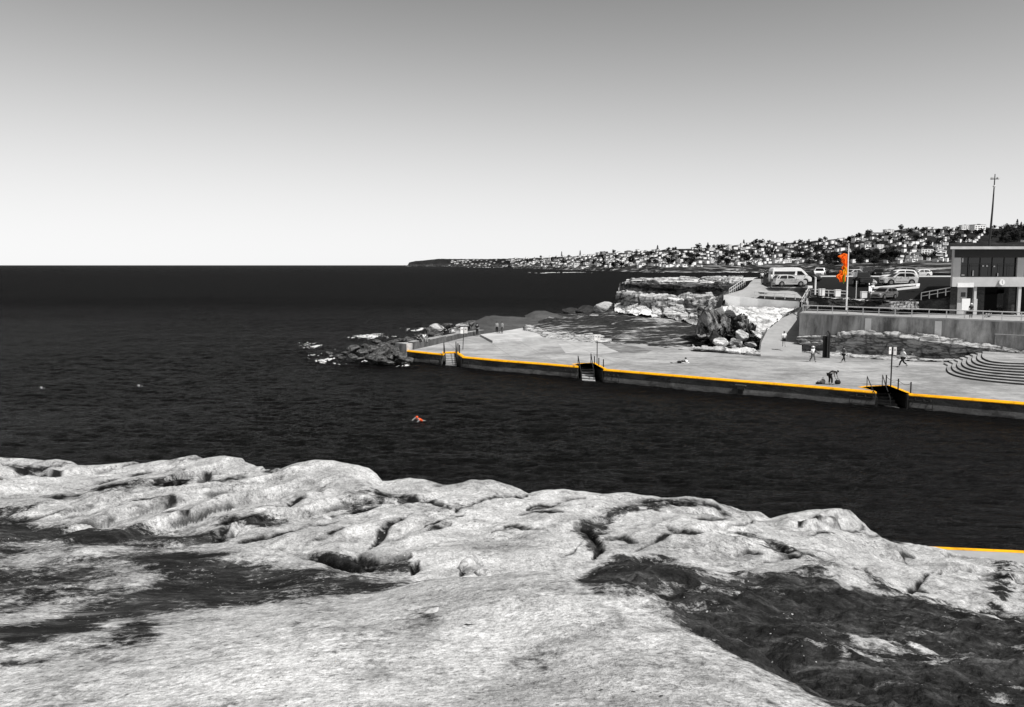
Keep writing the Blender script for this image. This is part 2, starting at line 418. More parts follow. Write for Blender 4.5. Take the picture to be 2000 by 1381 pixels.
lw = n.node('ShaderNodeLayerWeight'); lw.inputs[0].default_value = .5; n.l(nn_, lw.inputs['Normal'])
off = n.node('ShaderNodeMapRange'); off.inputs[1].default_value = 30; off.inputs[2].default_value = 260; off.inputs[3].default_value = .8; off.inputs[4].default_value = .13      # sky reflection weakened with distance, a tone fade put into the shader
n.l(n.sep(n.coord())[1], off.inputs[0])
fc = n.math('MULTIPLY_ADD', n.math('POWER', lw.outputs['Facing'], 9), off.outputs[0], .006)
ms = n.node('ShaderNodeMixShader'); n.l(fc, ms.inputs[0]); n.l(df.outputs[0], ms.inputs[1]); n.l(gl.outputs[0], ms.inputs[2])
n.l(ms.outputs[0], nt.nodes['Material Output'].inputs[0])
M['sea'] = m
u = np.r_[np.linspace(-1800, -340, 30), np.linspace(-300, 2300, 900), np.linspace(2340, 3800, 30)]
D = np.r_[np.exp(np.linspace(math.log(14.0), math.log(320), 1150)), np.exp(np.linspace(math.log(322), math.log(90000), 110))]
U, DD = np.meshgrid(u, D); XX = (U - 1000) / FPX * DD; ZZ = np.zeros_like(DD)
k = DD[:, 0] < 321
xs, ys = XX[k].ravel(), DD[k].ravel()
wx = xs + 1.2 * ys * .06
chop = ridge(np.stack([wx * .5, ys * 1.15 + .12 * wx, 0 * xs], 1), 4, 3) - .6
swell = fbm(np.stack([xs * .035, ys * .10, 0 * xs], 1), 3, 9)
gust = .45 + .9 * vnoise(np.stack([xs * .02, ys * .035, 0 * xs], 1), 15)
amp = .27 * np.clip((ys - 10) / 25, .4, 1) * np.where(ys > 150, (150 / ys) ** .5, 1) * gust
ZZ[k] = (chop * amp + .16 * swell).reshape(ZZ[k].shape)
ZZ -= .05
grid_mesh('sea', np.stack([XX, DD, ZZ], -1), M['sea'], 'structure')

# ------------------------------------------------------------------ the rock we stand on
CREST = [(-260, 900, 18), (-100, 896, 18), (0, 893, 18), (60, 896, 18), (100, 899, 17.8), (150, 907, 17.6), (190, 909, 17.5), (250, 905, 17.5), (310, 898, 17.5), (370, 895, 17.4),
         (400, 893, 17.3), (440, 890, 17.2), (475, 897, 17), (500, 909, 16.6), (530, 917, 15.8), (545, 916, 15.4), (580, 905, 15.2), (610, 900, 15), (650, 899, 15), (690, 907, 14.9),
         (720, 918, 14.8), (735, 927, 14.7), (746, 941, 14.6), (765, 941, 14.6), (800, 934, 14.5), (830, 939, 14.5), (865, 949, 14.4), (890, 948, 14.4), (920, 940, 14.4), (960, 940, 14.4),
         (1000, 950, 14.3), (1033, 964, 14.1), (1060, 958, 14.1), (1100, 954, 14.2), (1140, 957, 14.2), (1180, 963, 14.2), (1230, 965, 14.3), (1290, 973, 14.3), (1310, 974, 14.3),
         (1340, 970, 14.5), (1390, 973, 14.6), (1425, 988, 14.7), (1450, 998, 14.9), (1480, 1003, 15), (1505, 1013, 15.2), (1540, 1003, 15.6), (1580, 997, 15.8), (1620, 995, 16), (1660, 1003, 16.2),
         (1690, 1030, 16.6), (1700, 1045, 17.2), (1740, 1052, 18), (1790, 1063, 18.6), (1850, 1072, 19), (1880, 1085, 19), (1930, 1090, 19), (1970, 1097, 19), (2000, 1098, 19), (2150, 1112, 19), (2400, 1130, 19)]
CTRL = [(-250, 1450, 3.0), (0, 1410, 3.05), (300, 1405, 3.05), (650, 1402, 3.05), (1000, 1400, 3.05), (1350, 1402, 3.05), (1600, 1410, 3.1), (1800, 1450, 3.4), (2200, 1480, 4),
        (-200, 1260, 4.5), (0, 1262, 4.4), (300, 1250, 4.4), (650, 1225, 4.4), (1000, 1218, 4.4), (1250, 1238, 4.2), (1400, 1270, 4.0),
        # the dome
        (600, 1165, 6), (720, 1158, 6.1), (850, 1130, 6.5), (950, 1126, 6.6), (1050, 1126, 6.5), (1130, 1136, 6.2), (1200, 1160, 5.8), (1300, 1192, 5.3), (1400, 1242, 4.7), (1500, 1292, 4.25), (1570, 1335, 3.9), (1640, 1362, 3.7), (1740, 1385, 3.6),
        # behind it
        (850, 1150, 7.6), (1050, 1165, 7.6), (1200, 1200, 6.9), (1300, 1240, 6.3), (1400, 1290, 5.7), (1500, 1335, 5.2), (1640, 1400, 4.6),
        (880, 1124, 8.8), (1050, 1122, 8.9), (1200, 1150, 8.0), (1330, 1165, 7.9), (1450, 1200, 7.3), (1600, 1285, 6.0), (1750, 1340, 5.4), (1880, 1372, 5.2), (2050, 1400, 5.0), (2250, 1400, 5),
        # left undulations
        (-200, 1180, 6), (0, 1190, 6), (200, 1205, 5.7), (400, 1190, 5.8), (0, 1135, 7.2), (180, 1130, 7.3), (360, 1125, 7.4), (520, 1128, 7.3),
        (-200, 1075, 9), (0, 1068, 9), (150, 1067, 9), (300, 1075, 8.9), (420, 1070, 8.9), (500, 1076, 8.6), (580, 1085, 8.4), (650, 1100, 8.0), (720, 1115, 7.7), (790, 1130, 7.4),
        (100, 1072, 10), (300, 1078, 10), (440, 1080, 10), (560, 1103, 9.4), (650, 1118, 8.9), (720, 1130, 8.6),
        (100, 1045, 10.8), (300, 1042, 10.9), (440, 1040, 10.9), (560, 1066, 10.2), (650, 1078, 9.8), (730, 1090, 9.5), (800, 1085, 9.6), (900, 1080, 9.8), (1050, 1085, 9.6),
        (-200, 1000, 12.4), (0, 1000, 12.2), (200, 1005, 12.2), (350, 1003, 12.2), (500, 1012, 11.6), (620, 1030, 11.2), (750, 1040, 11), (880, 1035, 11.1), (1000, 1045, 10.8), (1130, 1050, 10.5),
        (-100, 945, 14.6), (100, 946, 14.6), (300, 938, 15), (450, 940, 14.8), (600, 950, 13.6), (720, 963, 13.2), (850, 985, 12.7), (960, 985, 12.6), (1100, 990, 12.4), (1200, 1005, 12.2), (1300, 1010, 12.2), (1400, 1020, 12.4), (1500, 1040, 12.8), (1600, 1045, 13.2),
        (1180, 1085, 9.8), (1300, 1060, 10.6), (1400, 1055, 11), (1450, 1095, 10.3), (1550, 1090, 10.8), (1650, 1105, 10.8), (1750, 1110, 11.5), (1850, 1125, 12), (1960, 1145, 12), (2100, 1160, 12), (2300, 1180, 12),
        (1700, 1075, 14), (1850, 1098, 14.5), (2000, 1118, 15), (2200, 1130, 15),
        (1250, 1105, 9.2), (1400, 1120, 9.2), (1550, 1130, 9.3), (1700, 1158, 9.2), (1850, 1185, 9.4), (1960, 1205, 9.4), (2150, 1215, 9.4),
        (1550, 1190, 7.9), (1700, 1222, 7.6), (1780, 1232, 7.5), (1850, 1260, 7.2), (1980, 1275, 7.2), (1640, 1250, 7), (1740, 1285, 6.6), (1850, 1310, 6.3), (2000, 1330, 6.2), (2200, 1300, 6.5)]
def to_uvd(t):
    a, c = uv(t[0], t[1]); return a, c, t[2]
cr = np.array([to_uvd(t) for t in CREST]); ct = np.array([to_uvd(t) for t in CTRL + CREST])
LK = 900.0
tps = TPS(np.c_[ct[:, 0] / 1000, np.log(ct[:, 2]) * LK / 1000], ct[:, 1], 2e-5)
nu, nr = 900, 640
u = np.linspace(-230, 2280, nu); D = np.exp(np.linspace(math.log(2.2), math.log(26), nr))
U, DD = np.meshgrid(u, D); uu, dd = U.ravel(), DD.ravel()
dc = np.interp(uu, cr[:, 0], cr[:, 2]); vc = np.interp(uu, cr[:, 0], cr[:, 1])
V = tps(np.c_[uu / 1000, np.log(np.minimum(np.maximum(dd, 2.6), dc)) * LK / 1000])
# hug the drawn skyline close to the crest
k = sstep(.86, 1.0, np.minimum(dd / dc, 1)); V = V * (1 - k) + np.maximum(V, vc) * k
kk = sstep(.97, 1.0, np.minimum(dd / dc, 1)); V = V * (1 - kk) + vc * kk
Z = CAMZ - (V - HZ) / FPX * np.minimum(dd, dc)
tt = np.maximum(dd - dc, 0); Z = np.where(dd > dc, CAMZ - (vc - HZ) / FPX * dc - (np.sqrt(tt * tt + .16) - .4) * 3.2, Z)
near_ = dd < 2.6
X = (uu - 1000) / FPX * dd
# ---- features drawn in the photo: black lichen patches, cracks, ledges
def seg_dist(pl, w, closed=False, along=False):
    pl = np.array([uv(*q) for q in pl]); best = np.full(len(uu), 1e9)
    lo, hi = pl.min(0) - 5 * w, pl.max(0) + 5 * w
    s = np.where((uu > lo[0]) & (uu < hi[0]) & (V > lo[1]) & (V < hi[1]))[0]
    if not len(s): return (s, best[s], best[s]) if along else (s, best[s])
    q = np.stack([uu[s], V[s]], 1); bb = np.full(len(s), 1e9); tl = np.zeros(len(s)); ns = len(pl) - 1; ki = 0
    for a, c in zip(pl, np.r_[pl[1:], pl[:1]] if closed else pl[1:]):
        ab = c - a; t = np.clip(((q - a) @ ab) / (ab @ ab + 1e-9), 0, 1)
        dd_ = np.linalg.norm(q - a - t[:, None] * ab, axis=1); tl = np.where(dd_ < bb, (ki + t) / ns, tl); bb = np.minimum(bb, dd_); ki += 1
    return (s, bb, tl) if along else (s, bb)
def inside(pl, s):
    pl = np.array([uv(*q) for q in pl]); x, y = uu[s], V[s]; r = np.zeros(len(s), bool)
    for (x0, y0), (x1, y1) in zip(pl, np.r_[pl[1:], pl[:1]]):
        c = ((y0 > y) != (y1 > y)) & (x < (x1 - x0) * (y - y0) / (y1 - y0 + 1e-12) + x0); r ^= c
    return r
P3 = np.stack([X, dd, Z], 1)
stain = np.zeros(len(uu)); crack = np.zeros(len(uu)); dz = np.zeros(len(uu))
STAINS = [([(1130, 1140), (1165, 1105), (1210, 1092), (1270, 1088), (1330, 1102), (1420, 1122), (1500, 1122), (1560, 1128), (1650, 1148), (1750, 1155), (1850, 1178), (1900, 1192), (1960, 1205), (2200, 1215), (2200, 1460), (1780, 1440), (1640, 1372), (1500, 1305), (1400, 1255), (1300, 1198), (1200, 1164)], 11, 1.15),
    ([(1610, 1262), (1640, 1238), (1700, 1224), (1760, 1236), (1800, 1252), (1835, 1272), (1790, 1282), (1740, 1285), (1660, 1276)], 14, -.75),
    ([(1530, 1265), (1560, 1248), (1600, 1258), (1605, 1272)], 10, -.5), ([(1790, 1298), (1830, 1290), (1860, 1305), (1820, 1312)], 8, -.5),
    ([(1810, 1245), (1840, 1240), (1885, 1275), (1860, 1272)], 8, -.55), ([(1920, 1385), (1960, 1360), (2010, 1372), (2010, 1400)], 10, -.4), ([(1625, 1290), (1650, 1285), (1655, 1300)], 6, -.6),
    ([(1905, 1200), (1935, 1150), (1945, 1095), (1975, 1098), (1985, 1130), (1960, 1200)], 12, .85), ([(1990, 1105), (2060, 1110), (2040, 1200), (1995, 1200)], 14, .5),
    ([(120, 1090), (300, 1072), (400, 1082), (520, 1090), (650, 1103), (740, 1124), (820, 1138), (730, 1155), (640, 1156), (540, 1172), (460, 1182), (400, 1192), (300, 1200), (200, 1218), (120, 1238), (0, 1256), (-200, 1260), (-200, 1235), (0, 1228), (120, 1194), (230, 1172), (270, 1150), (300, 1122), (200, 1112)], 17, .8), ([(-200, 1085), (120, 1085), (250, 1110), (280, 1145), (150, 1172), (0, 1190), (-200, 1190)], 25, .62),
    ([(0, 1245), (60, 1220), (130, 1192), (260, 1168), (320, 1180), (230, 1208), (150, 1245), (0, 1268)], 12, .95),
    ([(-200, 1010), (0, 1008), (60, 1020), (160, 1042), (330, 1045), (415, 1035), (440, 1048), (390, 1064), (200, 1072), (60, 1066), (-200, 1068)], 12, 1.0),
    ([(200, 1240), (280, 1200), (310, 1215), (300, 1250), (240, 1280), (150, 1290), (110, 1265)], 18, .7), ([(0, 1288), (60, 1282), (150, 1270), (80, 1300), (0, 1302)], 7, .8),
    ([(0, 1150), (120, 1142), (280, 1140), (300, 1158), (120, 1178), (0, 1180)], 12, .6), ([(-200, 1090), (60, 1085), (120, 1100), (0, 1120), (-200, 1120)], 12, .5),
    ([(1120, 1035), (1150, 1010), (1230, 988), (1310, 976), (1350, 985), (1250, 1000), (1200, 1020), (1175, 1045), (1185, 1075), (1165, 1095), (1145, 1080)], 9, .75),
    ([(690, 965), (760, 960), (830, 978), (905, 1000), (860, 1005), (760, 985), (690, 1000), (660, 995)], 12, .6), ([(770, 1190), (830, 1180), (880, 1190), (840, 1225), (770, 1225)], 16, .45),
    ([(560, 1078), (640, 1076), (740, 1098), (800, 1084), (812, 1120), (760, 1128), (690, 1112)], 9, .7), ([(1395, 1040), (1450, 1038), (1530, 1070), (1560, 1092), (1480, 1085), (1430, 1062)], 10, .6),
    ([(1560, 1085), (1600, 1088), (1640, 1110), (1600, 1140), (1560, 1120)], 10, .5), ([(1640, 1135), (1700, 1120), (1740, 1135), (1720, 1158), (1640, 1152)], 10, .5),
    ([(160, 975), (200, 958), (290, 946), (380, 938), (370, 950), (270, 962), (150, 972)], 6, .7), ([(-100, 975), (20, 985), (100, 978), (60, 1000), (-100, 1005)], 8, .6), ([(420, 1010), (520, 1005), (560, 1010), (520, 1030), (440, 1028)], 8, .6)]
for pl, soft, amt in STAINS:
    pl = [(x + 0.0, y + 0.0) for x, y in pl]
    s, dist = seg_dist(pl, max(soft, 60), True)
    if not len(s): continue
    sg = np.where(inside(pl, s), -dist, dist)
    sg = sg + 16 * fbm(P3[s] * 2.2, 4, 31) * min(1, soft / 12)
    add = amt * (1 - sstep(-1.9 * soft, 1.9 * soft, sg))
    stain[s] = stain[s] + add if amt < 0 else np.maximum(stain[s], add)
isl = sstep(.56, .72, vnoise(P3 * np.array([1.5, 3.0, 1.5]) + 3, 61) * .6 + .4 * vnoise(P3 * 6, 62)) * sstep(1120, 1300, uu) * sstep(0, 1, dd - np.interp(uu, [1100, 1300, 1500, 1740], [9, 6.6, 5.4, 4.6]))
stain = np.clip(stain, 0, 1.15) - .55 * isl * (stain > 0)
stain = np.maximum(stain, 0)
CRACKS = [([(0, 912), (30, 921), (70, 918), (120, 907)], 5, .1), ([(55, 926), (100, 924), (130, 916)], 3, .06), ([(60, 968), (110, 970), (150, 967), (210, 957), (275, 950)], 4, .1),
    ([(300, 952), (350, 948), (375, 940)], 4, .08), ([(388, 945), (402, 940), (409, 928)], 6, .18), ([(390, 947), (450, 942), (530, 939)], 2.5, .06), ([(450, 926), (490, 924), (540, 918)], 3, .07),
    ([(262, 989), (300, 985), (341, 986)], 5, .08), ([(315, 1012), (362, 1018), (378, 1008)], 3, .06), ([(480, 1000), (530, 995), (560, 993), (576, 982), (597, 977)], 3.5, .08),
    ([(415, 1062), (430, 1052), (436, 1040), (446, 1030)], 7, .2), ([(430, 1022), (460, 1015), (520, 1012)], 4, .08), ([(540, 1074), (600, 1083), (660, 1098), (722, 1116)], 7, .2),
    ([(720, 1066), (742, 1050), (760, 1036), (802, 1014)], 3.5, .1), ([(826, 1047), (850, 1036), (880, 1027)], 3.5, .1), ([(690, 1085), (712, 1096), (731, 1112)], 4, .12), ([(700, 1083), (735, 1093), (765, 1092), (800, 1084)], 5, .15),
    ([(806, 1122), (812, 1104), (815, 1094)], 5, .15), ([(735, 962), (760, 966), (800, 976), (850, 990), (880, 1000)], 4, .1), ([(890, 1002), (930, 986), (970, 970), (1030, 967)], 3, .08),
    ([(1030, 990), (1070, 981), (1110, 971), (1142, 968)], 3.5, .08), ([(1190, 1000), (1225, 986), (1310, 976)], 4, .1), ([(1122, 1022), (1150, 1030), (1168, 1060), (1172, 1075), (1158, 1090)], 6, .16),
    ([(1180, 1045), (1220, 1042), (1245, 1055)], 3, .06), ([(1302, 986), (1350, 981), (1400, 984), (1442, 1002)], 4, .1), ([(1435, 1078), (1465, 1080), (1490, 1086)], 4, .12), ([(1492, 1098), (1540, 1090), (1575, 1086)], 3.5, .1),
    ([(1490, 1062), (1520, 1072), (1538, 1082)], 4, .1), ([(1300, 1030), (1315, 1042), (1345, 1046), (1372, 1045)], 2.5, .06), ([(1758, 1151), (1790, 1136), (1838, 1114)], 3, .1), ([(1762, 1148), (1790, 1140), (1812, 1148)], 3, .08),
    ([(1700, 1048), (1750, 1053), (1800, 1064)], 3, .06), ([(1580, 1048), (1610, 1043), (1630, 1046)], 2.5, .05), ([(900, 1122), (910, 1112), (926, 1108)], 5, .14), ([(936, 1126), (962, 1126)], 3, .08),
    ([(440, 1062), (520, 1050), (600, 1030), (660, 1022)], 3, .08), ([(560, 1072), (640, 1050), (700, 1030)], 2.5, .07), ([(960, 1040), (1010, 1030), (1080, 1036)], 2, .05), ([(1240, 1075), (1290, 1050), (1330, 1040)], 2.5, .06), ([(1560, 1030), (1620, 1020), (1690, 1040)], 2, .05), ([(1350, 1010), (1400, 1018), (1470, 1012)], 2.5, .06), ([(1000, 1005), (1050, 998), (1100, 1003)], 2, .05),
    ([(270, 930), (330, 918), (360, 910)], 2, .05), ([(200, 938), (250, 925), (300, 914)], 2, .05), ([(150, 950), (200, 940), (240, 930)], 2, .04), ([(620, 960), (635, 948)], 3, .05),
    ([(830, 1035), (860, 1022), (905, 1010)], 2, .05), ([(1095, 1095), (1120, 1080), (1140, 1060)], 2, .04), ([(1660, 1115), (1690, 1110), (1700, 1125)], 3, .07), ([(640, 1012), (700, 995), (760, 985)], 2.5, .06), ([(600, 1020), (660, 1003), (700, 985)], 2, .05)]
wob = fbm(P3 * 1.6, 3, 77) * 9
for pl, w, dep in CRACKS:
    s, dist, tl = seg_dist(pl, w * 6, along=True)
    if not len(s): continue
    dist = np.abs(dist + wob[s] * .5 * min(1, w / 3))
    wl = w * (.3 + .8 * np.sin(np.pi * np.clip(tl, .02, .98)) ** .7) * (.45 + 1.1 * vnoise(P3[s] * 4, 8))
    e = np.exp(-(dist / wl) ** 2); e2 = np.exp(-(dist / (1.25 * wl)) ** 2)
    rag = .9 + .9 * fbm(P3[s] * 11, 3, 5)
    crack[s] = np.maximum(crack[s], np.clip(e2 * 1.25 * rag, 0, 1)); dz[s] -= dep * .5 * e
# fine cross-bedding seams on the far shelf
al = X * .64 + dd * .77; ac = X * .77 - dd * .64
q = np.stack([al * .42 + 2, ac * 2.1 + 1.2 * fbm(P3 * .35, 3, 9), Z * .4], 1)
sm = ridge(q, 3, 4); zone = sstep(9.2, 10.4, dd) * (1 - .7 * sstep(900, 1300, uu) * (1 - sstep(1250, 1500, uu)))
patch = sstep(.42, .62, vnoise(P3 * .55, 21))
seam = sstep(.83, .95, sm) * zone * patch
crack = np.maximum(crack, .85 * seam); dz -= .05 * seam  # groove seams tinted dark for undercut shade and dirt
ledge = (sm - .6) * .09 * zone; dz += ledge
# overlapping folds: each bed rises slowly and breaks off in a ragged little scarp
sv = ac * .95 + 1.1 * fbm(P3 * .3, 3, 91) + .16 * fbm(P3 * 2.2, 3, 92); si = np.floor(sv); sf = sv - si
hh = _h(si.astype(np.int64) + 50, np.floor(al * .35 + si * 3.7).astype(np.int64) + 50, np.zeros(len(si), np.int64), 5)
fold = np.where(sf < .88, sf / .88, (1 - sf) / .12); on = zone * sstep(.3, .5, vnoise(P3 * .4 + 7, 23)) * (.25 + .75 * hh) * (1 - .8 * np.clip(stain, 0, 1))
dz += .22 * on * (fold - .5)
crack = np.maximum(crack, .95 * on * sstep(.9, .96, sf) * sstep(.35, .6, vnoise(P3 * 2.6, 29)))  # dark line under each scarp paints overhang shade and dirt
far = np.clip(dd / 10, .3, 1.4)
dz += .12 * far * fbm(P3 * np.array([.8, .8, .8]), 4, 1) + .022 * far * fbm(P3 * 4.2, 4, 2) + .016 * far * (ridge(P3 * 7.5, 3, 19) - .6)
hollow = np.clip(stain, 0, 1) * sstep(1100, 1250, uu)
dz += hollow * (.17 * fbm(P3 * 1.7, 6, 12, .62) + .05 * (ridge(P3 * 2.6, 3, 14) - .6))
q = np.stack([al * .9, ac * 3.5, Z], 1)
dz += (1 - sstep(6.0, 7.5, dd)) * 0 + .02 * sstep(5.5, 8, dd) * (ridge(q, 3, 6) - .6)
# pits on the dome
f1, f2, cid = worley(P3 * 3.0, 41); pit = (1 - sstep(0, .16, f1)) * (cid > .9) * (dd < 8)
dz -= pit * .03; crack = np.maximum(crack, pit * .7)
fade = 1 - .55 * sstep(.93, 1, np.minimum(dd / dc, 1)) 
Z2 = Z + dz * fade
G = np.stack([X, dd, Z2], -1).reshape(nr, nu, 3)
M['fg_rock'] = rockmat('foreground sandstone', .34, .74, .005, (.66, .82), 1.0, (.7, .7, 1), crev=.22, bump=1.0, attr='stain', specks=15, grain=True)
grid_mesh('rock_headland', G, M['fg_rock'], 'structure', True, {'stain': stain, 'crack': crack})
FG = (U, DD, G)
def fg_point(px, py):     # the visible point of the near rock under a photo point
    a, c = uv(px, py); j = int(round((a - u[0]) / (u[1] - u[0])))
    vv = HZ + (CAMZ - G[:, j, 2]) / G[:, j, 1] * FPX
    i = int(np.argmax(vv <= c)); return Vector(G[i, j])
# loose chips of pale rock on the dome
rng = random.Random(5); M['chip'] = rockmat('pale stone chip', .35, .75, .03, (.55, .68), 5, crev=.6)
for k, (px, py, s) in enumerate([(924, 1108, .16), (908, 1122, .08), (948, 1124, .09), (640, 1012, .05), (845, 1195, .04), (922, 1218, .035)]):
    c = fg_point(px, py); bm = bmesh.new(); bmesh.ops.create_icosphere(bm, subdivisions=3, radius=1)
    for q in bm.verts:
        d = q.co.normalized(); r = 1.0
        for pn in range(9):
            rr = random.Random(k * 50 + pn); nn = Vector((rr.uniform(-1, 1), rr.uniform(-1, 1), rr.uniform(-1, 1))).normalized(); dt = d.dot(nn)
            if dt > .1: r = min(r, rr.uniform(.5, .8) / dt)
        q.co = Vector((d.x * r * s * 1.5, d.y * r * s, d.z * r * s * (.75 if k < 3 else .25)))
    me = bpy.data.meshes.new('rock_chip'); bm.to_mesh(me); bm.free()
    o = link('rock_chip', me, M['chip'], smooth=False); o.location = c + Vector((0, 0, s * .15)); o.rotation_euler = (0, rng.uniform(-.3, .3), rng.uniform(0, 6))
    props(o, 'small loose chip of pale stone lying on the near rock' if k > 2 else ['upright pale rock splinter standing behind the rounded near dome', 'dark edged stone lump beside the upright pale splinter', 'flat pale slab beside the upright pale splinter'][k], 'stone', 'loose chips on the near rock' if k > 2 else None)
# ------------------------------------------------------------------ promenade, sea wall, yellow edge
ZP, ZT = 1.2, 5.65                       # promenade level, terrace level
def G2(px, py, z=ZP): return gz(px, py, z)
EDGE = [(793, 684), (830, 688), (866, 691.5), (868, 687.5), (889, 687), (903, 696.5), (980, 703.5), (1060, 709.5), (1130, 715.5), (1122, 711), (1135, 710.2), (1157, 708.4), (1180, 721),
        (1300, 731), (1440, 742.5), (1580, 753.5), (1712, 765), (1683, 756), (1700, 754.6), (1734, 752.6), (1776, 769), (1880, 777), (2000, 786.5), (2250, 807), (2700, 846)]
E = [G2(*p) for p in EDGE]
BACK = [(2700, 712), (2000, 690), (1850, 706), (1790, 705), (1640, 696), (1560, 688), (1484, 692), (1360, 676), (1290, 670), (1200, 662), (1130, 655), (1060, 648), (1028, 639), (1000, 644), (940, 652), (910, 655), (871, 664), (806, 678)]
poly = [(p.x, p.y) for p in E] + [(p.x, p.y) for p in (G2(*q) for q in BACK)]
bm = bmesh.new(); vs = [bm.verts.new((x, y, ZP)) for x, y in poly]; f = bm.faces.new(vs)
if f.normal.z < 0: f.normal_flip()
bmesh.ops.triangulate(bm, faces=[f]); me = bpy.data.meshes.new('promenade'); bm.to_mesh(me); bm.free()
prom = props(link('promenade', me, M['prom']), kind='structure')
# slab joints and the odd repair patch: thin sheets a few millimetres proud
def sheet(name, pts, z, m, kind='structure'):
    b = MB(); q = [(p.x, p.y, z) for p in pts]
    ar = sum(q[i][0] * q[(i + 1) % len(q)][1] - q[(i + 1) % len(q)][0] * q[i][1] for i in range(len(q)))
    if ar < 0: q = q[::-1]
    b.add(q, [tuple(range(len(q)))]); return props(b.build(name, m), kind=kind)
M['joint'] = mat('slab joint grime', .17, .9, .4, 2)
jl = MB()
def joint(a, b_, w=.05):
    a, b_ = Vector((a.x, a.y, 0)), Vector((b_.x, b_.y, 0)); t = (b_ - a).normalized(); s = Vector((-t.y, t.x, 0)) * w / 2
    q = [a - s, b_ - s, b_ + s, a + s]; jl.add([(p.x, p.y, ZP + .004) for p in q], [(0, 1, 2, 3)])
for a, c in (((874, 668), (892, 685)), ((938, 656), (1010, 704)), ((1010, 664), (1090, 710)), ((1075, 655), (1240, 724)), ((1185, 692), (1105, 690)), ((1280, 684), (1420, 738)), ((1420, 690), (1650, 757)), ((1560, 697), (1830, 770)), ((1700, 707), (1950, 780)), ((960, 676), (1230, 697)), ((1250, 700), (1620, 731)), ((1640, 733), (1860, 750))):
    joint(G2(*a), G2(*c))
props(jl.build('slab_joint', M['joint']), kind='structure')
sheet('paving_patch', [G2(*q) for q in ((1085, 664), (1190, 671), (1235, 684), (1170, 692), (1105, 690))], ZP + .004, concrete('pale repair patch', .3, .5, .3))
M['wet_stain'] = concrete('dark seep stain', .1, .3, .5, dark=.6, grime=.05)
sheet('seep_stain', [G2(*q) for q in ((1170, 668), (1240, 676), (1275, 684), (1262, 690), (1215, 690), (1190, 680))], ZP + .008, M['wet_stain'])
# the raised plinth by the bench of rock
b = MB(); pl = [G2(*q) for q in ((938, 657), (962, 669.5), (1062, 663.5), (1050, 655), (1024, 643), (1000, 647.5))]
b.prism([(p.x, p.y) for p in pl][::-1], ZP, ZP + .28)
props(b.build('plinth', M['slab']), kind='structure')

# sea wall: one face under the edge, in the notches too
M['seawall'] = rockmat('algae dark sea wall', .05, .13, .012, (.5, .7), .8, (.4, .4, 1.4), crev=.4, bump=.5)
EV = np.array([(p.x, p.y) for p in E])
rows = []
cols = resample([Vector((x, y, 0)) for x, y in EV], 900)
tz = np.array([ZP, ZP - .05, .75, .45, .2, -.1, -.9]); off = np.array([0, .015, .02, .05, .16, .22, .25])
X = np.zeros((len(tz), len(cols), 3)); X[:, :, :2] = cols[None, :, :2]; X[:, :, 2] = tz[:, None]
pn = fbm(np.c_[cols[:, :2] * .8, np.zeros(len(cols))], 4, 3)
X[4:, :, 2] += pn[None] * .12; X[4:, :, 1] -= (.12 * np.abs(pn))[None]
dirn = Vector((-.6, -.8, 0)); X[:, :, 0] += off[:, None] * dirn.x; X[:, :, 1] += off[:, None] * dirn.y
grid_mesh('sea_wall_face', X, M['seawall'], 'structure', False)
# yellow painted edge: a strip laid just above the concrete with a short lip down the face
def strip(name, pts, w, m, z, parent=None, lip=.16):
    b = MB(); n = len(pts)
    nrm = []
    for i in range(n):
        t = (pts[min(i + 1, n - 1)] - pts[max(i - 1, 0)]); t.z = 0; t.normalize(); nrm.append(Vector((-t.y, t.x, 0)))
    for i in range(n - 1):
        a, c, na, nc = pts[i], pts[i + 1], nrm[i], nrm[i + 1]
        v = [a, c, c + nc * w, a + na * w, a - na * lip, c - nc * lip]; zz = [z] * 4 + [z - lip] * 2 + [z - lip - .06] * 2; v += v[4:6]
        b.add([(q.x, q.y, zz[k]) for k, q in enumerate(v)], [(0, 1, 2, 3), (4, 5, 1, 0), (6, 7, 5, 4)])
    return props(b.build(name, m, parent), kind='structure')
strip('yellow_edge_line', E, .36, M['yellow'], ZP + .006, lip=.12)

# ------------------------------------------------------------------ near promenade, lower right
N = [G2(1560, 1056), G2(1815, 1067.5), G2(2000, 1075.5), G2(2500, 1098)]
ndir = (N[-1] - N[0]).normalized(); nb = Vector((ndir.y, -ndir.x, 0))
b = MB(); q = [N[0] - ndir * 6, N[-1] + ndir * 4, N[-1] + ndir * 4 + nb * 16, N[0] - ndir * 6 + nb * 16]
b.prism([(p.x, p.y) for p in q], -1.0, ZP); props(b.build('near_promenade', M['ramp']), kind='structure')
strip('yellow_edge_line', [N[0] - ndir * 6, N[-1] + ndir * 4][::-1], .3, M['yellow'], ZP + .006)

# ------------------------------------------------------------------ low sea parapet at the far end
PB = [G2(807, 683), G2(840, 676), G2(871, 668.5), G2(910, 658.5), G2(945, 653)]
PT = 1.2 + .92
b = MB(); th = [.9, 1.3, 1.2, .8, .8]
for i in range(4):
    a, c = PB[i], PB[i + 1]
    def bk(p, w): return Vector((p.x - w * .72, p.y + w * .5, 0))
    qa, qc = bk(a, th[i]), bk(c, th[i + 1])
    b.prism([(a.x, a.y), (c.x, c.y), (qc.x, qc.y), (qa.x, qa.y)], -.8, PT - .1 * i)
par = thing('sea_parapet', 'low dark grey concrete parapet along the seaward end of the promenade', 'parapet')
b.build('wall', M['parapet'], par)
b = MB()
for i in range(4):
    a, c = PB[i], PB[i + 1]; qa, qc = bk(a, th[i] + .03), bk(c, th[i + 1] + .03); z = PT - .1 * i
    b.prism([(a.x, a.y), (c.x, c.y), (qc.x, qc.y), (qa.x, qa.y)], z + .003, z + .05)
b.build('coping', M['parapet_top'], par)
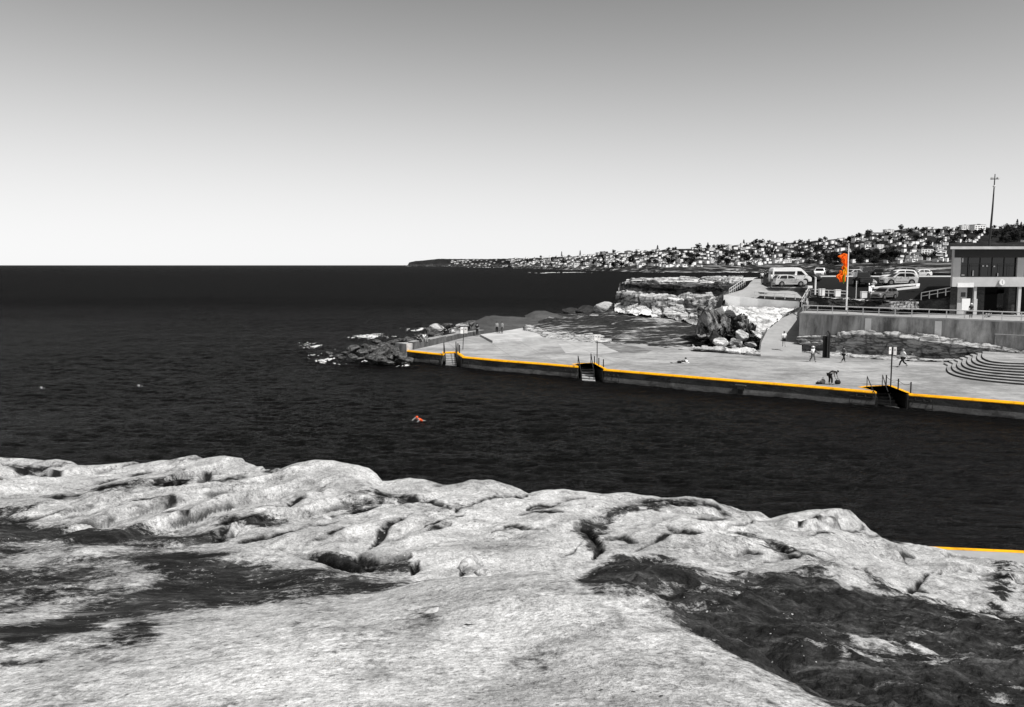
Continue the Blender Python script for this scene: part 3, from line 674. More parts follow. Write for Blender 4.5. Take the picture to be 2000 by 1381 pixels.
b = MB(); e0 = G2(794, 684.5); e1 = G2(809, 682.5); 
b.prism([(e0.x, e0.y), (e1.x, e1.y), (e1.x - .8, e1.y + 1.2), (e0.x - 1.6, e0.y + 1.6)], -.8, 1.2 + .8)
b.build('end_block', concrete('pale end block', .2, .5, .5), par)

M['wet_step'] = concrete('wet dark step', .05, .14, .5)
# ------------------------------------------------------------------ stairs into the water
def stair(label, tl, tr, drop, front, rail_pts, nst=6, zbot=.05, panel=None, light=True):
    """tl/tr: back corners of the notch on the promenade, front: (left, right) photo points at the water"""
    t = thing('sea_stairs', label, 'stairs', (0, 0, 0))
    A, B = G2(*tl), G2(*tr); C, Dd = gz(front[0][0], front[0][1], zbot), gz(front[1][0], front[1][1], zbot)
    for k in range(nst):
        f0, f1 = k / nst, (k + 1) / nst
        a0, b0 = A.lerp(C, f0), B.lerp(Dd, f0); a1, b1 = A.lerp(C, f1), B.lerp(Dd, f1)
        z = ZP - (ZP - zbot) * (k + 1) / (nst + .0)
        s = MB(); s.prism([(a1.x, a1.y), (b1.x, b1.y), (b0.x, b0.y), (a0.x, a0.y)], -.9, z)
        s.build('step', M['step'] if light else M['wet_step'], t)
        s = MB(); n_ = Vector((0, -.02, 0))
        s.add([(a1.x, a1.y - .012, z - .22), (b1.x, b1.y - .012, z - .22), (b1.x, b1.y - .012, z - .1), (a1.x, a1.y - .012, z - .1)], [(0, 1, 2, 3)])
        s.build('shaded_riser', M['shaded_riser'], t)  # dark strip drawn for the shade gap below each tread
    return t
def hoop(t, pts, r=.03, name='handrail'):
    s = MB(); s.tube(pts, r, 6); return s.build(name, M['dark_metal'], t)
def up(p, h): return Vector((p.x, p.y, p.z + h))
# flight at the far end
S1 = stair('pale short flight of sea steps between two dark handrails near the boulders', (869, 688.5), (889, 688), 0, ((870, 712), (892, 713.5)), None, 7)
for (x, y, xb, yb) in ((867, 690.5, 870, 712), (890.5, 689, 893, 713)):
    p = G2(x, y); q = gz(xb, yb, .1); hoop(S1, [p, up(p, 1.3), up(p.lerp(q, .25), 1.25), up(q, .9), q], .055)
for (x, y) in ((894.5, 687), (897.5, 690)): p = G2(x, y); hoop(S1, [p, up(p, 1.0)], .07, 'post')
# middle flight
S2 = stair('pale sea steps with a sign post behind them, halfway along the yellow edge', (1136, 711), (1156, 709.5), 0, ((1137, 742), (1163, 744)), None, 6)
for (x, y, xb, yb) in ((1129, 715, 1135, 742), (1154, 710, 1160, 742)):
    p = G2(x, y); q = gz(xb, yb, .1); hoop(S2, [p, up(p, 1.05), up(p.lerp(q, .3), .95), up(q, .8), q], .045)
for (x, y) in ((1161, 710.5), (1169.5, 714), (1178.5, 717)): p = G2(x, y); hoop(S2, [p, up(p, .8)], .055, 'post')
# flight by the bathers
S3 = stair('dark wet sea steps with chained posts, the largest of the three flights', (1690, 757), (1733, 753.5), 0, ((1718, 791), (1757, 797)), None, 6, light=False)
for (x, y, xb, yb) in ((1693, 757, 1712, 795), (1723, 754, 1738, 796)):
    p = G2(x, y); q = gz(xb, yb, .1); hoop(S3, [p, up(p, .95), up(p.lerp(q, .35), .8), up(q, .75), q], .035)
pp = [G2(1730.5, 753), G2(1754, 761), G2(1778.5, 768)]
for p in pp: hoop(S3, [p, up(p, .92)], .055, 'post')
for a, c in zip(pp, pp[1:]): hoop(S3, [up(a.lerp(c, k / 8), .8 - .9 * (k / 8) * (1 - k / 8)) for k in range(9)], .016, 'chain')
for (pa, pb, t) in (((1735, 754), (1775, 769.5), S3), ((1157, 709.2), (1179, 720.8), S2), ((889.5, 688.2), (902.5, 696.8), S1)):      # cheek wall right of each flight, its shadow put into the black colour
    a, c = G2(*pa), G2(*pb); d = (c - a).normalized(); s = Vector((-d.y, d.x, 0))
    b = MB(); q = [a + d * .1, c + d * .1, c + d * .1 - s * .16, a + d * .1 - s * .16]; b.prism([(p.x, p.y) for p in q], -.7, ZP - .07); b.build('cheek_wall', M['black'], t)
    if t is not S1:
        q = [a.lerp(c, .35) - s * .2, c - s * .2]
        hoop(t, [up(q[0], -.05), up(q[0], -.5), up(q[0], -1.1)], .025, 'pipe'); hoop(t, [up(q[1], -.15), up(q[1], -1.1)], .03, 'pipe')
# grab rails bracketed to the sea wall beside the flights
def grab(pa, pb, t, z=.72, zb=.12):
    a, c = G2(*pa), G2(*pb); o = Vector((-.6, -.8, 0)) * .3; a2, c2 = a + o, c + o
    for p in (a2, c2): p.z = z
    s = MB(); s.tube([Vector((a2.x, a2.y, zb - .3)), a2, c2, Vector((c2.x, c2.y, zb - .3))], .045, 6)
    s.tube([Vector((a2.x, a2.y, zb)), Vector((c2.x, c2.y, zb))], .04, 6)
    for k in (.25, .6, .9):
        p = a2.lerp(c2, k); s.tube([p, p - o + Vector((0, 0, .12))], .03, 5); s.tube([p, p + Vector((0, 0, .18))], .05, 6)
    s.build('grab_rail', M['dark_metal'], t)
grab((1662, 761), (1712, 765), S3); grab((1778, 769), (1824, 773), S3)
grab((1097, 713), (1133, 715.8), S2, .65); grab((1183, 721.5), (1212, 724), S2, .65)
grab((905, 697), (918, 698), S1, .6); grab((842, 690), (864, 691.5), S1, .6)
# storm drain under the yellow edge
dr = thing('storm_drain', 'black corbelled storm drain outlet under the yellow sea wall edge', 'drain', tuple(G2(1447, 743)))
b = MB(); b.box((0, -.12, -.42), (1.0, .5, .1), -.64); b.box((.05, -.1, -.62), (.66, .4, .3), -.64); b.build('corbel', M['shaded_riser'], dr)
b = MB(); b.box((.02, -.16, -.95), (.42, .5, .36), -.64); b.build('outlet', M['black'], dr)

# ------------------------------------------------------------------ sign posts
def sign(px, py, h, panels, label, lean=0, pr=.045, plate=(.55, .62)):
    p = G2(px, py); t = thing('sign_post', label, 'sign', tuple(p))
    b = MB(); b.tube([(0, 0, -.02), (lean * h, 0, h)], pr, 8); b.build('pole', M['dark_metal'], t)
    for dx, ry, w, hh, m in panels:
        b = MB(); b.box((lean * h + dx, -.06, h - hh / 2 + .03), (w, .02, hh), ry); pn = b.build('panel', M['white'], t)
        b = MB()
        b.box((lean * h + dx - .01, -.075, h - hh * .32), (w * .5, .006, hh * .22), ry); b.build('pictogram', m, pn)
    return t
M['print'] = mat('grey sign print', .35, .6, .1)
sign(904, 683, 2.75, [(-.2, .25, .42, .8, M['print']), (.24, -.2, .42, .76, M['print'])], 'leaning sign post with two white boards by the flight nearest the boulders', .05)
sign(1166, 711.5, 3.1, [(-.13, .2, .36, .62, M['print']), (.16, -.1, .34, .7, M['print'])], 'straight sign post with white boards behind the middle sea steps', .0)
sign(1739.5, 754.5, 3.35, [(-.2, .3, .25, .62, M['print']), (.22, -.2, .25, .68, M['print'])], 'tall sign post with two narrow white boards above the dark sea steps', .0, .06)

# ------------------------------------------------------------------ curved steps on the right
NS = 8
def step_poly(k):
    """outline of step k (0 lowest): a long straight side that turns a rounded corner and runs back"""
    o = k / (NS - 1)
    L = [(1852, 716), (1849, 722), (1853, 729.5), (1868, 736), (1895, 741.5), (1930, 746), (1965, 749.5), (2000, 752.5), (2200, 768)]
    T = [(1920, 687), (1918, 694), (1921, 699), (1931, 703.5), (1945, 706), (1962, 707.5), (1980, 708.2), (2000, 708.8), (2200, 716)]
    z = ZP + .166 * (k + 1)
    out = []
    A = [gz(x, y, ZP) for x, y in L]; B = [gz(x, y, ZP + .166 * NS) for x, y in T]
    for a, c in zip(A, B): q = a.lerp(c, o); out.append(Vector((q.x, q.y, z)))
    # smooth
    pts = [out[0]]
    for i in range(len(out) - 1):
        p0, p1, p2, p3 = out[max(i - 1, 0)], out[i], out[i + 1], out[min(i + 2, len(out) - 1)]
        for s in (.25, .5, .75, 1):
            pts.append(.5 * ((2 * p1) + (p2 - p0) * s + (2 * p0 - 5 * p1 + 4 * p2 - p3) * s * s + (3 * p1 - p0 - 3 * p2 + p3) * s ** 3))
    return pts, z
cs = thing('curved_steps', 'broad rounded flight of pale concrete steps below the stained terrace wall', 'steps')
far_ = [gz(2200, 690, ZP + 1.3), gz(1990, 684, ZP + 1.3), gz(1915, 683, ZP + 1.3)]
for k in range(NS):
    pts, z = step_poly(k); sd_ = pts[0] + Vector((.6, 2.2, 0)) * (1 - .6 * k / NS)
    pl = [(p.x, p.y) for p in pts] + [(p.x, p.y) for p in far_] + [(sd_.x, sd_.y)]
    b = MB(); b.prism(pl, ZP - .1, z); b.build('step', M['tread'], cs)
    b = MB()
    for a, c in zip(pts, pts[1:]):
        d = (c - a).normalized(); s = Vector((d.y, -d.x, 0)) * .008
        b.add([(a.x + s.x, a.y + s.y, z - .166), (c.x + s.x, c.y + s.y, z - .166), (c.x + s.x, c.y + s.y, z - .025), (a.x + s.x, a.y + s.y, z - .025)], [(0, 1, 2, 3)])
    b.build('shaded_riser', M['shaded_riser'], cs)  # riser shade drawn as a thin dark facing
# ------------------------------------------------------------------ rock shelf between the promenade and the cliff
def streak_rock(name):
    m, nt, b = new_mat(name); n = NT(nt); setb(b, .95, .04)
    v = n.coord(); vs = n.coord((.22, 1.0, .6), (0, 0, R(16)))
    f = n.noise(v, 1.2, 8, .7); c = n.ramp(f, (.35, .016), (.65, .05))
    s = n.math('ADD', n.noise(vs, 1.0, 7, .66, .5), n.math('MULTIPLY', n.math('SUBTRACT', n.noise(v, .16, 3, .5), .5), .7))
    c = n.mix(n.ramp(s, (.53, 0), (.62, .95)), c, n.ramp(f, (.3, .16), (.7, .62)))
    n.l(c, b.inputs['Base Color']); n.bump(s, .8, .5, b, n.bump(f, .6, .15, b)); return m
M['shelf'] = streak_rock('algae streaked shelf')
loft('rock_shelf', [[(1020, 649, 'z', 1.0), (1060, 660, 'z', 1.0), (1130, 668, 'z', 1.0), (1200, 675, 'z', 1.0), (1290, 683, 'z', 1.0), (1368, 690, 'z', 1.0), (1420, 692, 'z', 1.0)],
                    [(1029, 644.5, 135), (1060, 651, 128), (1130, 658, 123), (1200, 664, 118), (1290, 672, 113), (1368, 678, 109), (1430, 676, 108)],
                    [(1036, 641, 138), (1070, 640, 136), (1140, 645, 131), (1210, 648, 127), (1290, 652, 122), (1372, 658, 117), (1440, 660, 113)],
                    [(1050, 626, 149), (1075, 617, 150), (1130, 621, 148), (1205, 606, 152), (1262, 612, 147), (1368, 630, 140), (1440, 640, 125)],
                    [(1020, 617, 158), (1075, 612, 162), (1130, 615, 162), (1205, 600, 162), (1262, 600, 155), (1368, 610, 150), (1440, 620, 135)],
                    [(1000, 650, 166), (1075, 648, 172), (1130, 640, 176), (1205, 630, 180), (1262, 620, 180), (1368, 610, 170), (1440, 610, 160)]],
     260, 190, M['shelf'], .35, .35, (.12, 1.2), (0, 1), 3)
# bright eroded ledge that steps up from the promenade
loft('rock_ledge', [[(1022, 650, 'z', 1.1), (1060, 661, 'z', 1.1), (1100, 666, 'z', 1.1), (1160, 672, 'z', 1.1), (1215, 676, 'z', 1.1)],
                    [(1023, 640, 134.5), (1060, 649, 128), (1100, 653, 125), (1160, 660, 120.5), (1215, 668, 117)],
                    [(1025, 638, 136), (1062, 647, 130), (1103, 650.5, 127), (1165, 657, 123), (1225, 665, 119.5)],
                    [(1027, 636, 139), (1064, 643, 135), (1106, 646, 132), (1170, 652, 127), (1240, 661, 121)],
                    [(1028, 640, 141), (1066, 645, 138), (1106, 648, 135), (1170, 653, 130), (1250, 662, 123)]], 170, 40, M['ledge'], .16, .8, (.1, 2.2), (.12, .6), 5)
# smooth dark hump beyond the low parapet
M['hump'] = rockmat('smooth dark hump', .05, .1, .03, (.65, .85), .35, (.5, .8, 1), crev=.3, bump=.35)
loft('rock_hump', [[(905, 660, 'z', 1.1), (940, 658, 'z', 1.1), (985, 652, 'z', 1.1), (1030, 645, 'z', 1.1), (1075, 652, 'z', 1.1)],
                   [(912, 650, 136), (940, 640, 138), (985, 634, 141), (1032, 632, 143), (1078, 636, 142)],
                   [(918, 645, 138), (930, 628, 142), (950, 617, 146), (1026, 619.5, 149), (1085, 625, 148)],
                   [(908, 648, 144), (925, 628, 148), (946, 619, 152), (1026, 621, 155), (1090, 626, 155)],
                   [(890, 672, 150), (910, 665, 158), (940, 655, 166), (1030, 650, 170), (1100, 650, 170)]], 120, 80, M['hump'], .22, .35, (0, 1), (0, 1), 8)
loft('rock_hump', [[(1022, 632, 147), (1050, 628, 146), (1085, 628, 146), (1112, 628, 147)],
                   [(1026, 617, 151), (1045, 606.5, 152), (1064, 607.5, 152), (1110, 622, 150)],
                   [(1022, 617, 156), (1045, 607.5, 158), (1064, 608, 158), (1112, 622, 156)],
                   [(1010, 660, 170), (1045, 660, 175), (1064, 660, 175), (1120, 660, 175)]], 70, 50, M['hump'], .2, .5, (0, 1), (0, 1), 11)
# ------------------------------------------------------------------ sandstone cliff
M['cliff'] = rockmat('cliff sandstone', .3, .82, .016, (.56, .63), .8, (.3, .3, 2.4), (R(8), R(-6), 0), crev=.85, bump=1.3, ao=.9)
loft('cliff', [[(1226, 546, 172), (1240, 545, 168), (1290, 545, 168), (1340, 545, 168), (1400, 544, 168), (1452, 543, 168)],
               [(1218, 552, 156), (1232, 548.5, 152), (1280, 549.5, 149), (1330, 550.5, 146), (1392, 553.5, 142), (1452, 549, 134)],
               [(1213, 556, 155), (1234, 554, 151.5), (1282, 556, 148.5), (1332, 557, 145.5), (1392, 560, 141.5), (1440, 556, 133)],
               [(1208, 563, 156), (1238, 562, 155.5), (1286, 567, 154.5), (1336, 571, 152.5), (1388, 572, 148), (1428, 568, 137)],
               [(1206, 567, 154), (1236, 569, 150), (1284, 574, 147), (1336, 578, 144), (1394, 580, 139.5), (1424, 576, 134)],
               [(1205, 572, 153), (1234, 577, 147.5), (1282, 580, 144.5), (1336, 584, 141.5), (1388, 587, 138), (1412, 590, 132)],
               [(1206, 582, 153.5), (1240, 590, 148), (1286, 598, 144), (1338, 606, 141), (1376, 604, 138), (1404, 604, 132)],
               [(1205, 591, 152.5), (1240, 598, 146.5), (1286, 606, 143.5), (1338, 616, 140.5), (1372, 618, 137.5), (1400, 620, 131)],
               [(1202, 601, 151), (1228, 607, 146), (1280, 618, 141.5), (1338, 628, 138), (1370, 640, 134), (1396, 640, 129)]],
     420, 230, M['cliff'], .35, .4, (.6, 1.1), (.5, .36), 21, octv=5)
# pale foot of the cliff
loft('cliff_foot', [[(1200, 592, 152), (1224, 598, 147), (1256, 603, 145), (1300, 608, 143)], [(1200, 599, 150), (1226, 606, 145.5), (1258, 612, 143.5), (1304, 617, 141.5)], [(1200, 604, 148), (1232, 612, 144), (1262, 616, 142), (1310, 622, 140)]],
     110, 30, M['pale_rock'], .3, .5, (.1, 2), (.3, .5), 33)
# gully beside the cliff
loft('gully', [[(1366, 640, 134), (1380, 640, 130), (1400, 640, 126), (1430, 640, 122)], [(1372, 612, 137), (1390, 606, 134), (1404, 600, 130), (1420, 598, 124)], [(1390, 588, 139), (1402, 582, 136), (1416, 576, 130), (1424, 577, 124)], [(1404, 572, 142), (1420, 565, 138), (1436, 558, 133), (1446, 555, 128)]],
     60, 80, rockmat('gully grit', .1, .2, .03, (.55, .8), .6, crev=.3), .15, .6, (0, 1), (.1, .8), 35)
# plateau
M['plateau'] = rockmat('bleached plateau', .5, .85, .04, (.6, .75), .3, (.3, 1, 1), crev=.5, bump=.5)
loft('plateau', [[(1232, 548.2, 152.2), (1280, 549.2, 149.2), (1330, 550.2, 146.2), (1392, 553.2, 142.2), (1440, 552, 138), (1470, 547, 136)],
                 [(1236, 546, 166), (1280, 546, 166), (1330, 546, 166), (1392, 546, 166), (1440, 545, 166), (1475, 543, 166)],
                 [(1238, 544.5, 182), (1280, 544, 184), (1330, 543.8, 186), (1392, 543.5, 188), (1440, 543, 190), (1480, 542, 190)],
                 [(1238, 575, 190), (1280, 575, 192), (1330, 575, 194), (1392, 575, 196), (1440, 575, 198), (1480, 575, 198)]],
     200, 120, M['plateau'], .16, .3, (0, 1), (0, .5), 41)
# ------------------------------------------------------------------ paths down from the plateau
M['path'] = M['ramp']
loft('path', [[(1413, 576.5, 120.2), (1445, 580, 119.7), (1480, 583.5, 118.7), (1520, 586.5, 117.2), (1562, 589, 115.7), (1574, 590, 115.5)], [(1450, 566, 122), (1466, 566, 121.8), (1490, 568, 121), (1515, 572, 119.6), (1560, 580, 117.2), (1576, 582, 116.5)],
              [(1460, 559, 125), (1476, 559, 124.8), (1500, 562.5, 122.6), (1525, 566, 121.4), (1562, 571, 119.9), (1580, 573, 119)], [(1466, 551, 133), (1482, 551, 133), (1502, 555, 127), (1530, 559, 123), (1566, 565, 121), (1584, 567, 120)],
              [(1472, 545, 152), (1486, 545, 152), (1500, 548, 146), (1530, 552, 130), (1570, 560, 123), (1586, 562, 122)]], 60, 60, M['path'], .03, .5)
RL = [(1483, 696, 'z', 1.15), (1484, 690, 'z', 1.35), (1487, 668, 'z', 2.1), (1500, 642, 'z', 3.35), (1530, 617, 'z', 4.85), (1562, 602.5, 'z', 5.85), (1572, 592, 'z', 6.55), (1577, 582, 115)]
RR = [(1572, 698, 'z', 1.15), (1566, 690, 'z', 1.35), (1566, 670, 'z', 2.1), (1566, 642, 'z', 3.35), (1568, 618, 'z', 4.85), (1574, 606, 'z', 5.6), (1584, 597, 'z', 6.2), (1588, 584, 115)]
loft('ramp', list(map(list, zip(RL, RR))), 24, 120, M['ramp'], .02, .5)
b = MB()
for k in range(2):
    a, c = gz(1519, 634.5, 3.62), gz(1527, 634.5, 3.62)
    if k: a, c = gz(1537, 634.5, 3.7), gz(1545, 634.5, 3.7)
    b.bar(a + Vector((0, 0, .03)), c + Vector((0, 0, .03)), .3, .05)
props(b.build('ramp_grate', M['black']), kind='structure')
# kerb along the outer edge of the ramp
b = MB(); pts = [P(t) for t in RL[1:6]]
for a, c in zip(pts, pts[1:]): b.bar(a + Vector((-.06, 0, .02)), c + Vector((-.06, 0, .02)), .14, .3)
props(b.build('ramp_kerb', M['parapet']), kind='structure')
# bleached slope between the outcrop and the ramp
loft('pale_slope', [[(1410, 596, 119.6), (1440, 598, 119.1), (1480, 600, 118.1), (1520, 602, 116.6), (1562, 602, 115.1)],
                    [(1408, 604, 118), (1440, 606, 117.3), (1480, 610, 116.4), (1512, 612, 115.4), (1546, 609, 114.4)],
                    [(1414, 616, 115.5), (1445, 616, 114.5), (1475, 620, 114), (1500, 627, 113.4), (1527, 619.5, 114)],
                    [(1425, 632, 113), (1448, 634, 112), (1468, 640, 111.3), (1487, 652, 110.6), (1498, 645.5, 111.3)],
                    [(1430, 640, 112.6), (1450, 639, 111.4), (1468, 646, 110.7), (1485, 664, 108.6), (1488, 667, 107)],
                    [(1432, 646, 116), (1452, 644, 116), (1469, 652, 115), (1484, 678, 106), (1485, 680, 104.2)],
                    [(1432, 690, 116), (1452, 690, 116), (1470, 690, 115), (1483, 698, 103), (1484, 698, 101)]], 170, 170, M['pale_rock'], .25, .45, (.14, 1.6), (.22, .55), 51)
# rocky outcrop of big blocks
M['outcrop'] = rockmat('blocky outcrop', .1, .46, .006, (.46, .54), .6, (.9, .9, .6), crev=.8, bump=1.1, ao=.95)  # extra dark cover puts the blocks' shadows into the colour
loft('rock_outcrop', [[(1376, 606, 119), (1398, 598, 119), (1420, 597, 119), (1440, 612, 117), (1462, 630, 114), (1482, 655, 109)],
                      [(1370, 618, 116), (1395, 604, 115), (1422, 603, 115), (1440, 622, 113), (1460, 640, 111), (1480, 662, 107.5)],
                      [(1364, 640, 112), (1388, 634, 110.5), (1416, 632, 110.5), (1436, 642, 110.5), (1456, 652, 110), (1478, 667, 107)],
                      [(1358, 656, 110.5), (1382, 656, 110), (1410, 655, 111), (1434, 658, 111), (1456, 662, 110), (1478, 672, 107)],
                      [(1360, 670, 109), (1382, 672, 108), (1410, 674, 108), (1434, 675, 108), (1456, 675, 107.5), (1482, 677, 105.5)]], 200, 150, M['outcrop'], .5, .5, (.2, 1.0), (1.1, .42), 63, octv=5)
loft('rock_ledge', [[(1352, 677, 'z', 1.6), (1390, 678, 'z', 1.7), (1440, 680, 'z', 1.7), (1485, 684, 'z', 1.7)], [(1354, 681, 'z', 1.55), (1390, 683, 'z', 1.55), (1440, 687, 'z', 1.5), (1486, 692, 'z', 1.45)], [(1354, 686, 'z', 1.0), (1390, 689, 'z', 1.0), (1440, 695, 'z', 1.0), (1487, 699, 'z', 1.0)]],
     120, 30, M['mid_rock'], .2, .8, (.2, 3), (.2, .9), 66)

# ------------------------------------------------------------------ boulders
def boulder(px, py, w, h, D, m, label, seed, group=None, zsink=.25, name='boulder', cut=11):
    r = random.Random(seed); c = gd(px, py, D); s = D / FPX
    bm = bmesh.new(); bmesh.ops.create_icosphere(bm, subdivisions=4, radius=1)
    pl = []
    for _ in range(cut):
        nn = Vector((r.uniform(-1, 1), r.uniform(-1, 1), r.uniform(-1, 1))).normalized(); pl.append((nn, r.uniform(.5, .84)))
    vs = np.array([v.co[:] for v in bm.verts]); rad = np.ones(len(vs))
    for nn, d in pl:
        dt = vs @ np.array(nn); rad = np.where(dt > .1, np.minimum(rad, d / np.maximum(dt, .1)), rad)
    rad = rad * (1 + .05 * fbm(vs * 2.4 + seed, 4, seed) + .025 * fbm(vs * 8 + seed, 3, seed))
    vs = vs * rad[:, None] * np.array([w / 2 * s, w / 2 * s * r.uniform(.8, 1.1), h / 2 * s]) * 1.22
    for v, q in zip(bm.verts, vs): v.co = q
    bm.normal_update()
    for q in bm.edges: q.smooth = q.calc_face_angle(0) < .2
    me = bpy.data.meshes.new(name); bm.to_mesh(me); bm.free()
    o = link(name, me, m, smooth=True); o.location = c; o.rotation_euler = (r.uniform(-.15, .15), r.uniform(-.2, .2), 0)
    return props(o, label, 'boulder', group)
for k, (px, py, w, h, D, m, lb) in enumerate([
    (1379, 642, 40, 66, 110.5, 'outcrop', 'tallest dark cracked block at the seaward corner of the outcrop'), (1404, 622, 34, 44, 112, 'outcrop', 'angular block with sunlit top leaning over the dark outcrop'),
    (1417, 640, 26, 40, 111, 'outcrop', 'narrow upright slab between the cracked block and the cave'), (1427, 612, 30, 30, 114, 'pale_rock', 'bleached block on the upper rim of the outcrop'),
    (1449, 655, 25, 20, 108.5, 'pale_rock', 'pale rounded boulder at the mouth of the cave under the ramp'), (1408, 668, 26, 17, 106.5, 'pale_rock', 'pale boulder lying at the foot of the tall cracked block'),
    (1432, 668, 14, 13, 106.5, 'pale_rock', 'small pale boulder between two larger ones below the outcrop'), (1442, 669, 18, 16, 106, 'mid_rock', 'mottled boulder below the pale rounded one at the cave'), (1466, 672, 20, 10, 105.5, 'mid_rock', 'flat mottled boulder at the foot of the ramp slope'),
    (1395, 660, 16, 26, 107.5, 'dark_rock', 'dark wedge of rock in front of the tall cracked block')]):
    boulder(px, py, w, h, D, M[m], lb, 200 + k)
# rocks at the seaward side
for k, (px, py, w, h, D, m, lb) in enumerate([
    (1187, 603, 46, 26, 158, 'mid_rock', 'large mottled rock in the sea at the foot of the cliff'), (1196, 616, 26, 22, 150, 'dark_rock', 'dark hollowed rock beside the cliff foot'), (1118, 608, 44, 16, 165, 'dark_rock', 'long black rock between the smooth hump and the cliff'),
    (1150, 606, 46, 20, 164, 'dark_rock', 'black rock standing seaward of the cliff foot'), (1160, 617, 15, 8, 146, 'mid_rock', 'small mottled rock on the shelf below the black rocks')]):
    boulder(px, py, w, h, D, M[m], lb, 260 + k)
BL = [(798, 664, 24, 11, 118), (690, 683, 24, 14, 106), (707, 690, 30, 16, 105), (728, 681, 30, 14, 108), (744, 689, 34, 18, 104), (748, 674, 26, 12, 112), (763, 680, 26, 14, 109), (722, 697, 26, 12, 102), (740, 702, 40, 12, 101), (766, 697, 26, 16, 102.5),
      (783, 697, 28, 14, 102), (775, 688, 22, 14, 105), (795, 703, 30, 10, 100.5), (757, 707, 26, 8, 99.5), (700, 702, 22, 8, 101), (676, 690, 18, 8, 105), (660, 695, 18, 6, 104), (642, 690, 14, 5, 107), (768, 668, 22, 8, 116), (782, 664, 18, 7, 120), (668, 700, 22, 6, 102.5), (814, 660, 18, 7, 121), (735, 667, 20, 7, 117), (712, 676, 18, 8, 111), (690, 696, 20, 9, 103.5)]
M['sea_rock'] = rockmat('wet grey boulder', .02, .2, .006, (.5, .62), 1.1, crev=.8, bump=1.2)
rng = random.Random(3)
for k, (px, py, w, h, D) in enumerate(BL):
    big = w >= 30
    lb = 'wet grey boulder in the heap beyond the end of the sea wall'
    if k == 0: lb = 'single rounded grey boulder touching the seaward corner of the parapet'
    boulder(px, py, w, h * 1.15, D, M['sea_rock'], lb, 300 + k, 'boulders heaped off the promenade tip' if k else None)
for k, (px, py, w, h, D) in enumerate([(838, 649, 36, 14, 126), (856, 641, 30, 13, 131), (872, 638, 24, 10, 134), (888, 645, 30, 10, 131), (905, 636, 26, 9, 138), (920, 630, 22, 8, 142), (850, 654, 26, 8, 123), (822, 655, 22, 7, 124)]):
    boulder(px, py, w, h * 1.1, D, M['mid_rock'] if k in (1, 3, 4) else M['sea_rock'], 'mottled rock in the row just seaward of the parapet', 340 + k, 'rocks behind the low parapet')

# ------------------------------------------------------------------ terrace: wall, rock base, floor
WT = [(1562, 613), (1640, 616), (1740, 619.5), (1860, 624), (2000, 630), (2200, 638)]
W = [gz(x, y, ZT) for x, y in WT]
B_LOW = [(1562, 655), (1605, 647), (1640, 648), (1700, 653), (1760, 658), (1860, 664), (1930, 671), (2000, 676), (2200, 688)]
wd = (W[-1] - W[0]); wd.z = 0; wd.normalize(); wn_ = Vector((wd.y, -wd.x, 0))
ret = thing('terrace_wall', 'long water stained concrete retaining wall carrying the terrace railing', 'wall')
b = MB(); cr_ = [W[0], W[-1]]
q = [W[0], W[-1], W[-1] - wn_ * .5, W[0] - wn_ * .5]; b.prism([(p.x, p.y) for p in q], 2.2, ZT); b.build('wall', M['wall'], ret)
b = MB(); q = [W[0] + wn_ * .06, W[-1] + wn_ * .06, W[-1] - wn_ * .5, W[0] - wn_ * .5]; b.prism([(p.x, p.y) for p in q], ZT + .003, ZT + .16); b.build('coping', M['slab'], ret)
for px in (1672, 1851):      # pale repaired patches on the face
    a = gd(px, 640, 97); s = (a - W[0]).dot(wd); p = W[0] + wd * s + wn_ * .012
    b = MB(); b.box((p.x, p.y, ZT - 1.05), (.7, .01, 1.7), math.atan2(wd.y, wd.x)); b.build('repair_patch', M['wall_pale'], ret)
# rock below the wall, projecting in front of it
loft('terrace_rock', [[W[0] + wn_ * .1 + Vector((0, 0, -2.6)), W[0].lerp(W[-1], .25) + wn_ * .1 + Vector((0, 0, -1.7)), W[0].lerp(W[-1], .5) + wn_ * .1 + Vector((0, 0, -2.0)), W[0].lerp(W[-1], .75) + wn_ * .1 + Vector((0, 0, -2.5)), W[-1] + wn_ * .1 + Vector((0, 0, -2.6))],
                      [W[0] + wn_ * .7 + Vector((0, 0, -2.75)), W[0].lerp(W[-1], .25) + wn_ * .9 + Vector((0, 0, -1.95)), W[0].lerp(W[-1], .5) + wn_ * 1.2 + Vector((0, 0, -2.4)), W[0].lerp(W[-1], .75) + wn_ * 1.0 + Vector((0, 0, -2.9)), W[-1] + wn_ * .9 + Vector((0, 0, -3.0))],
                      [W[0] + wn_ * .8 + Vector((0, 0, -3.6)), W[0].lerp(W[-1], .25) + wn_ * 1.1 + Vector((0, 0, -3.2)), W[0].lerp(W[-1], .5) + wn_ * .8 + Vector((0, 0, -3.5)), W[0].lerp(W[-1], .75) + wn_ * .8 + Vector((0, 0, -3.6)), W[-1] + wn_ * .9 + Vector((0, 0, -3.6))],
                      [W[0] + wn_ * .5 + Vector((0, 0, -4.0)), W[0].lerp(W[-1], .25) + wn_ * .7 + Vector((0, 0, -4.0)), W[0].lerp(W[-1], .5) + wn_ * .5 + Vector((0, 0, -4.2)), W[0].lerp(W[-1], .75) + wn_ * 1.0 + Vector((0, 0, -4.2)), W[-1] + wn_ * 1.2 + Vector((0, 0, -4.1))],
                      [gz(1557, 689, 1.0), gz(1620, 698, 1.0), gz(1700, 705, 1.0), gz(1790, 710, 1.0), gz(1900, 712, 1.0), gz(2200, 716, 1.0)]],
     360, 90, rockmat('terrace sandstone', .26, .6, .03, (.55, .66), .8, (.3, .5, 2.0), (0, R(3), 0), crev=.8, bump=1.1, ao=.85), .22, .7, (.38, 1.9), (.18, .6), 71, octv=5)
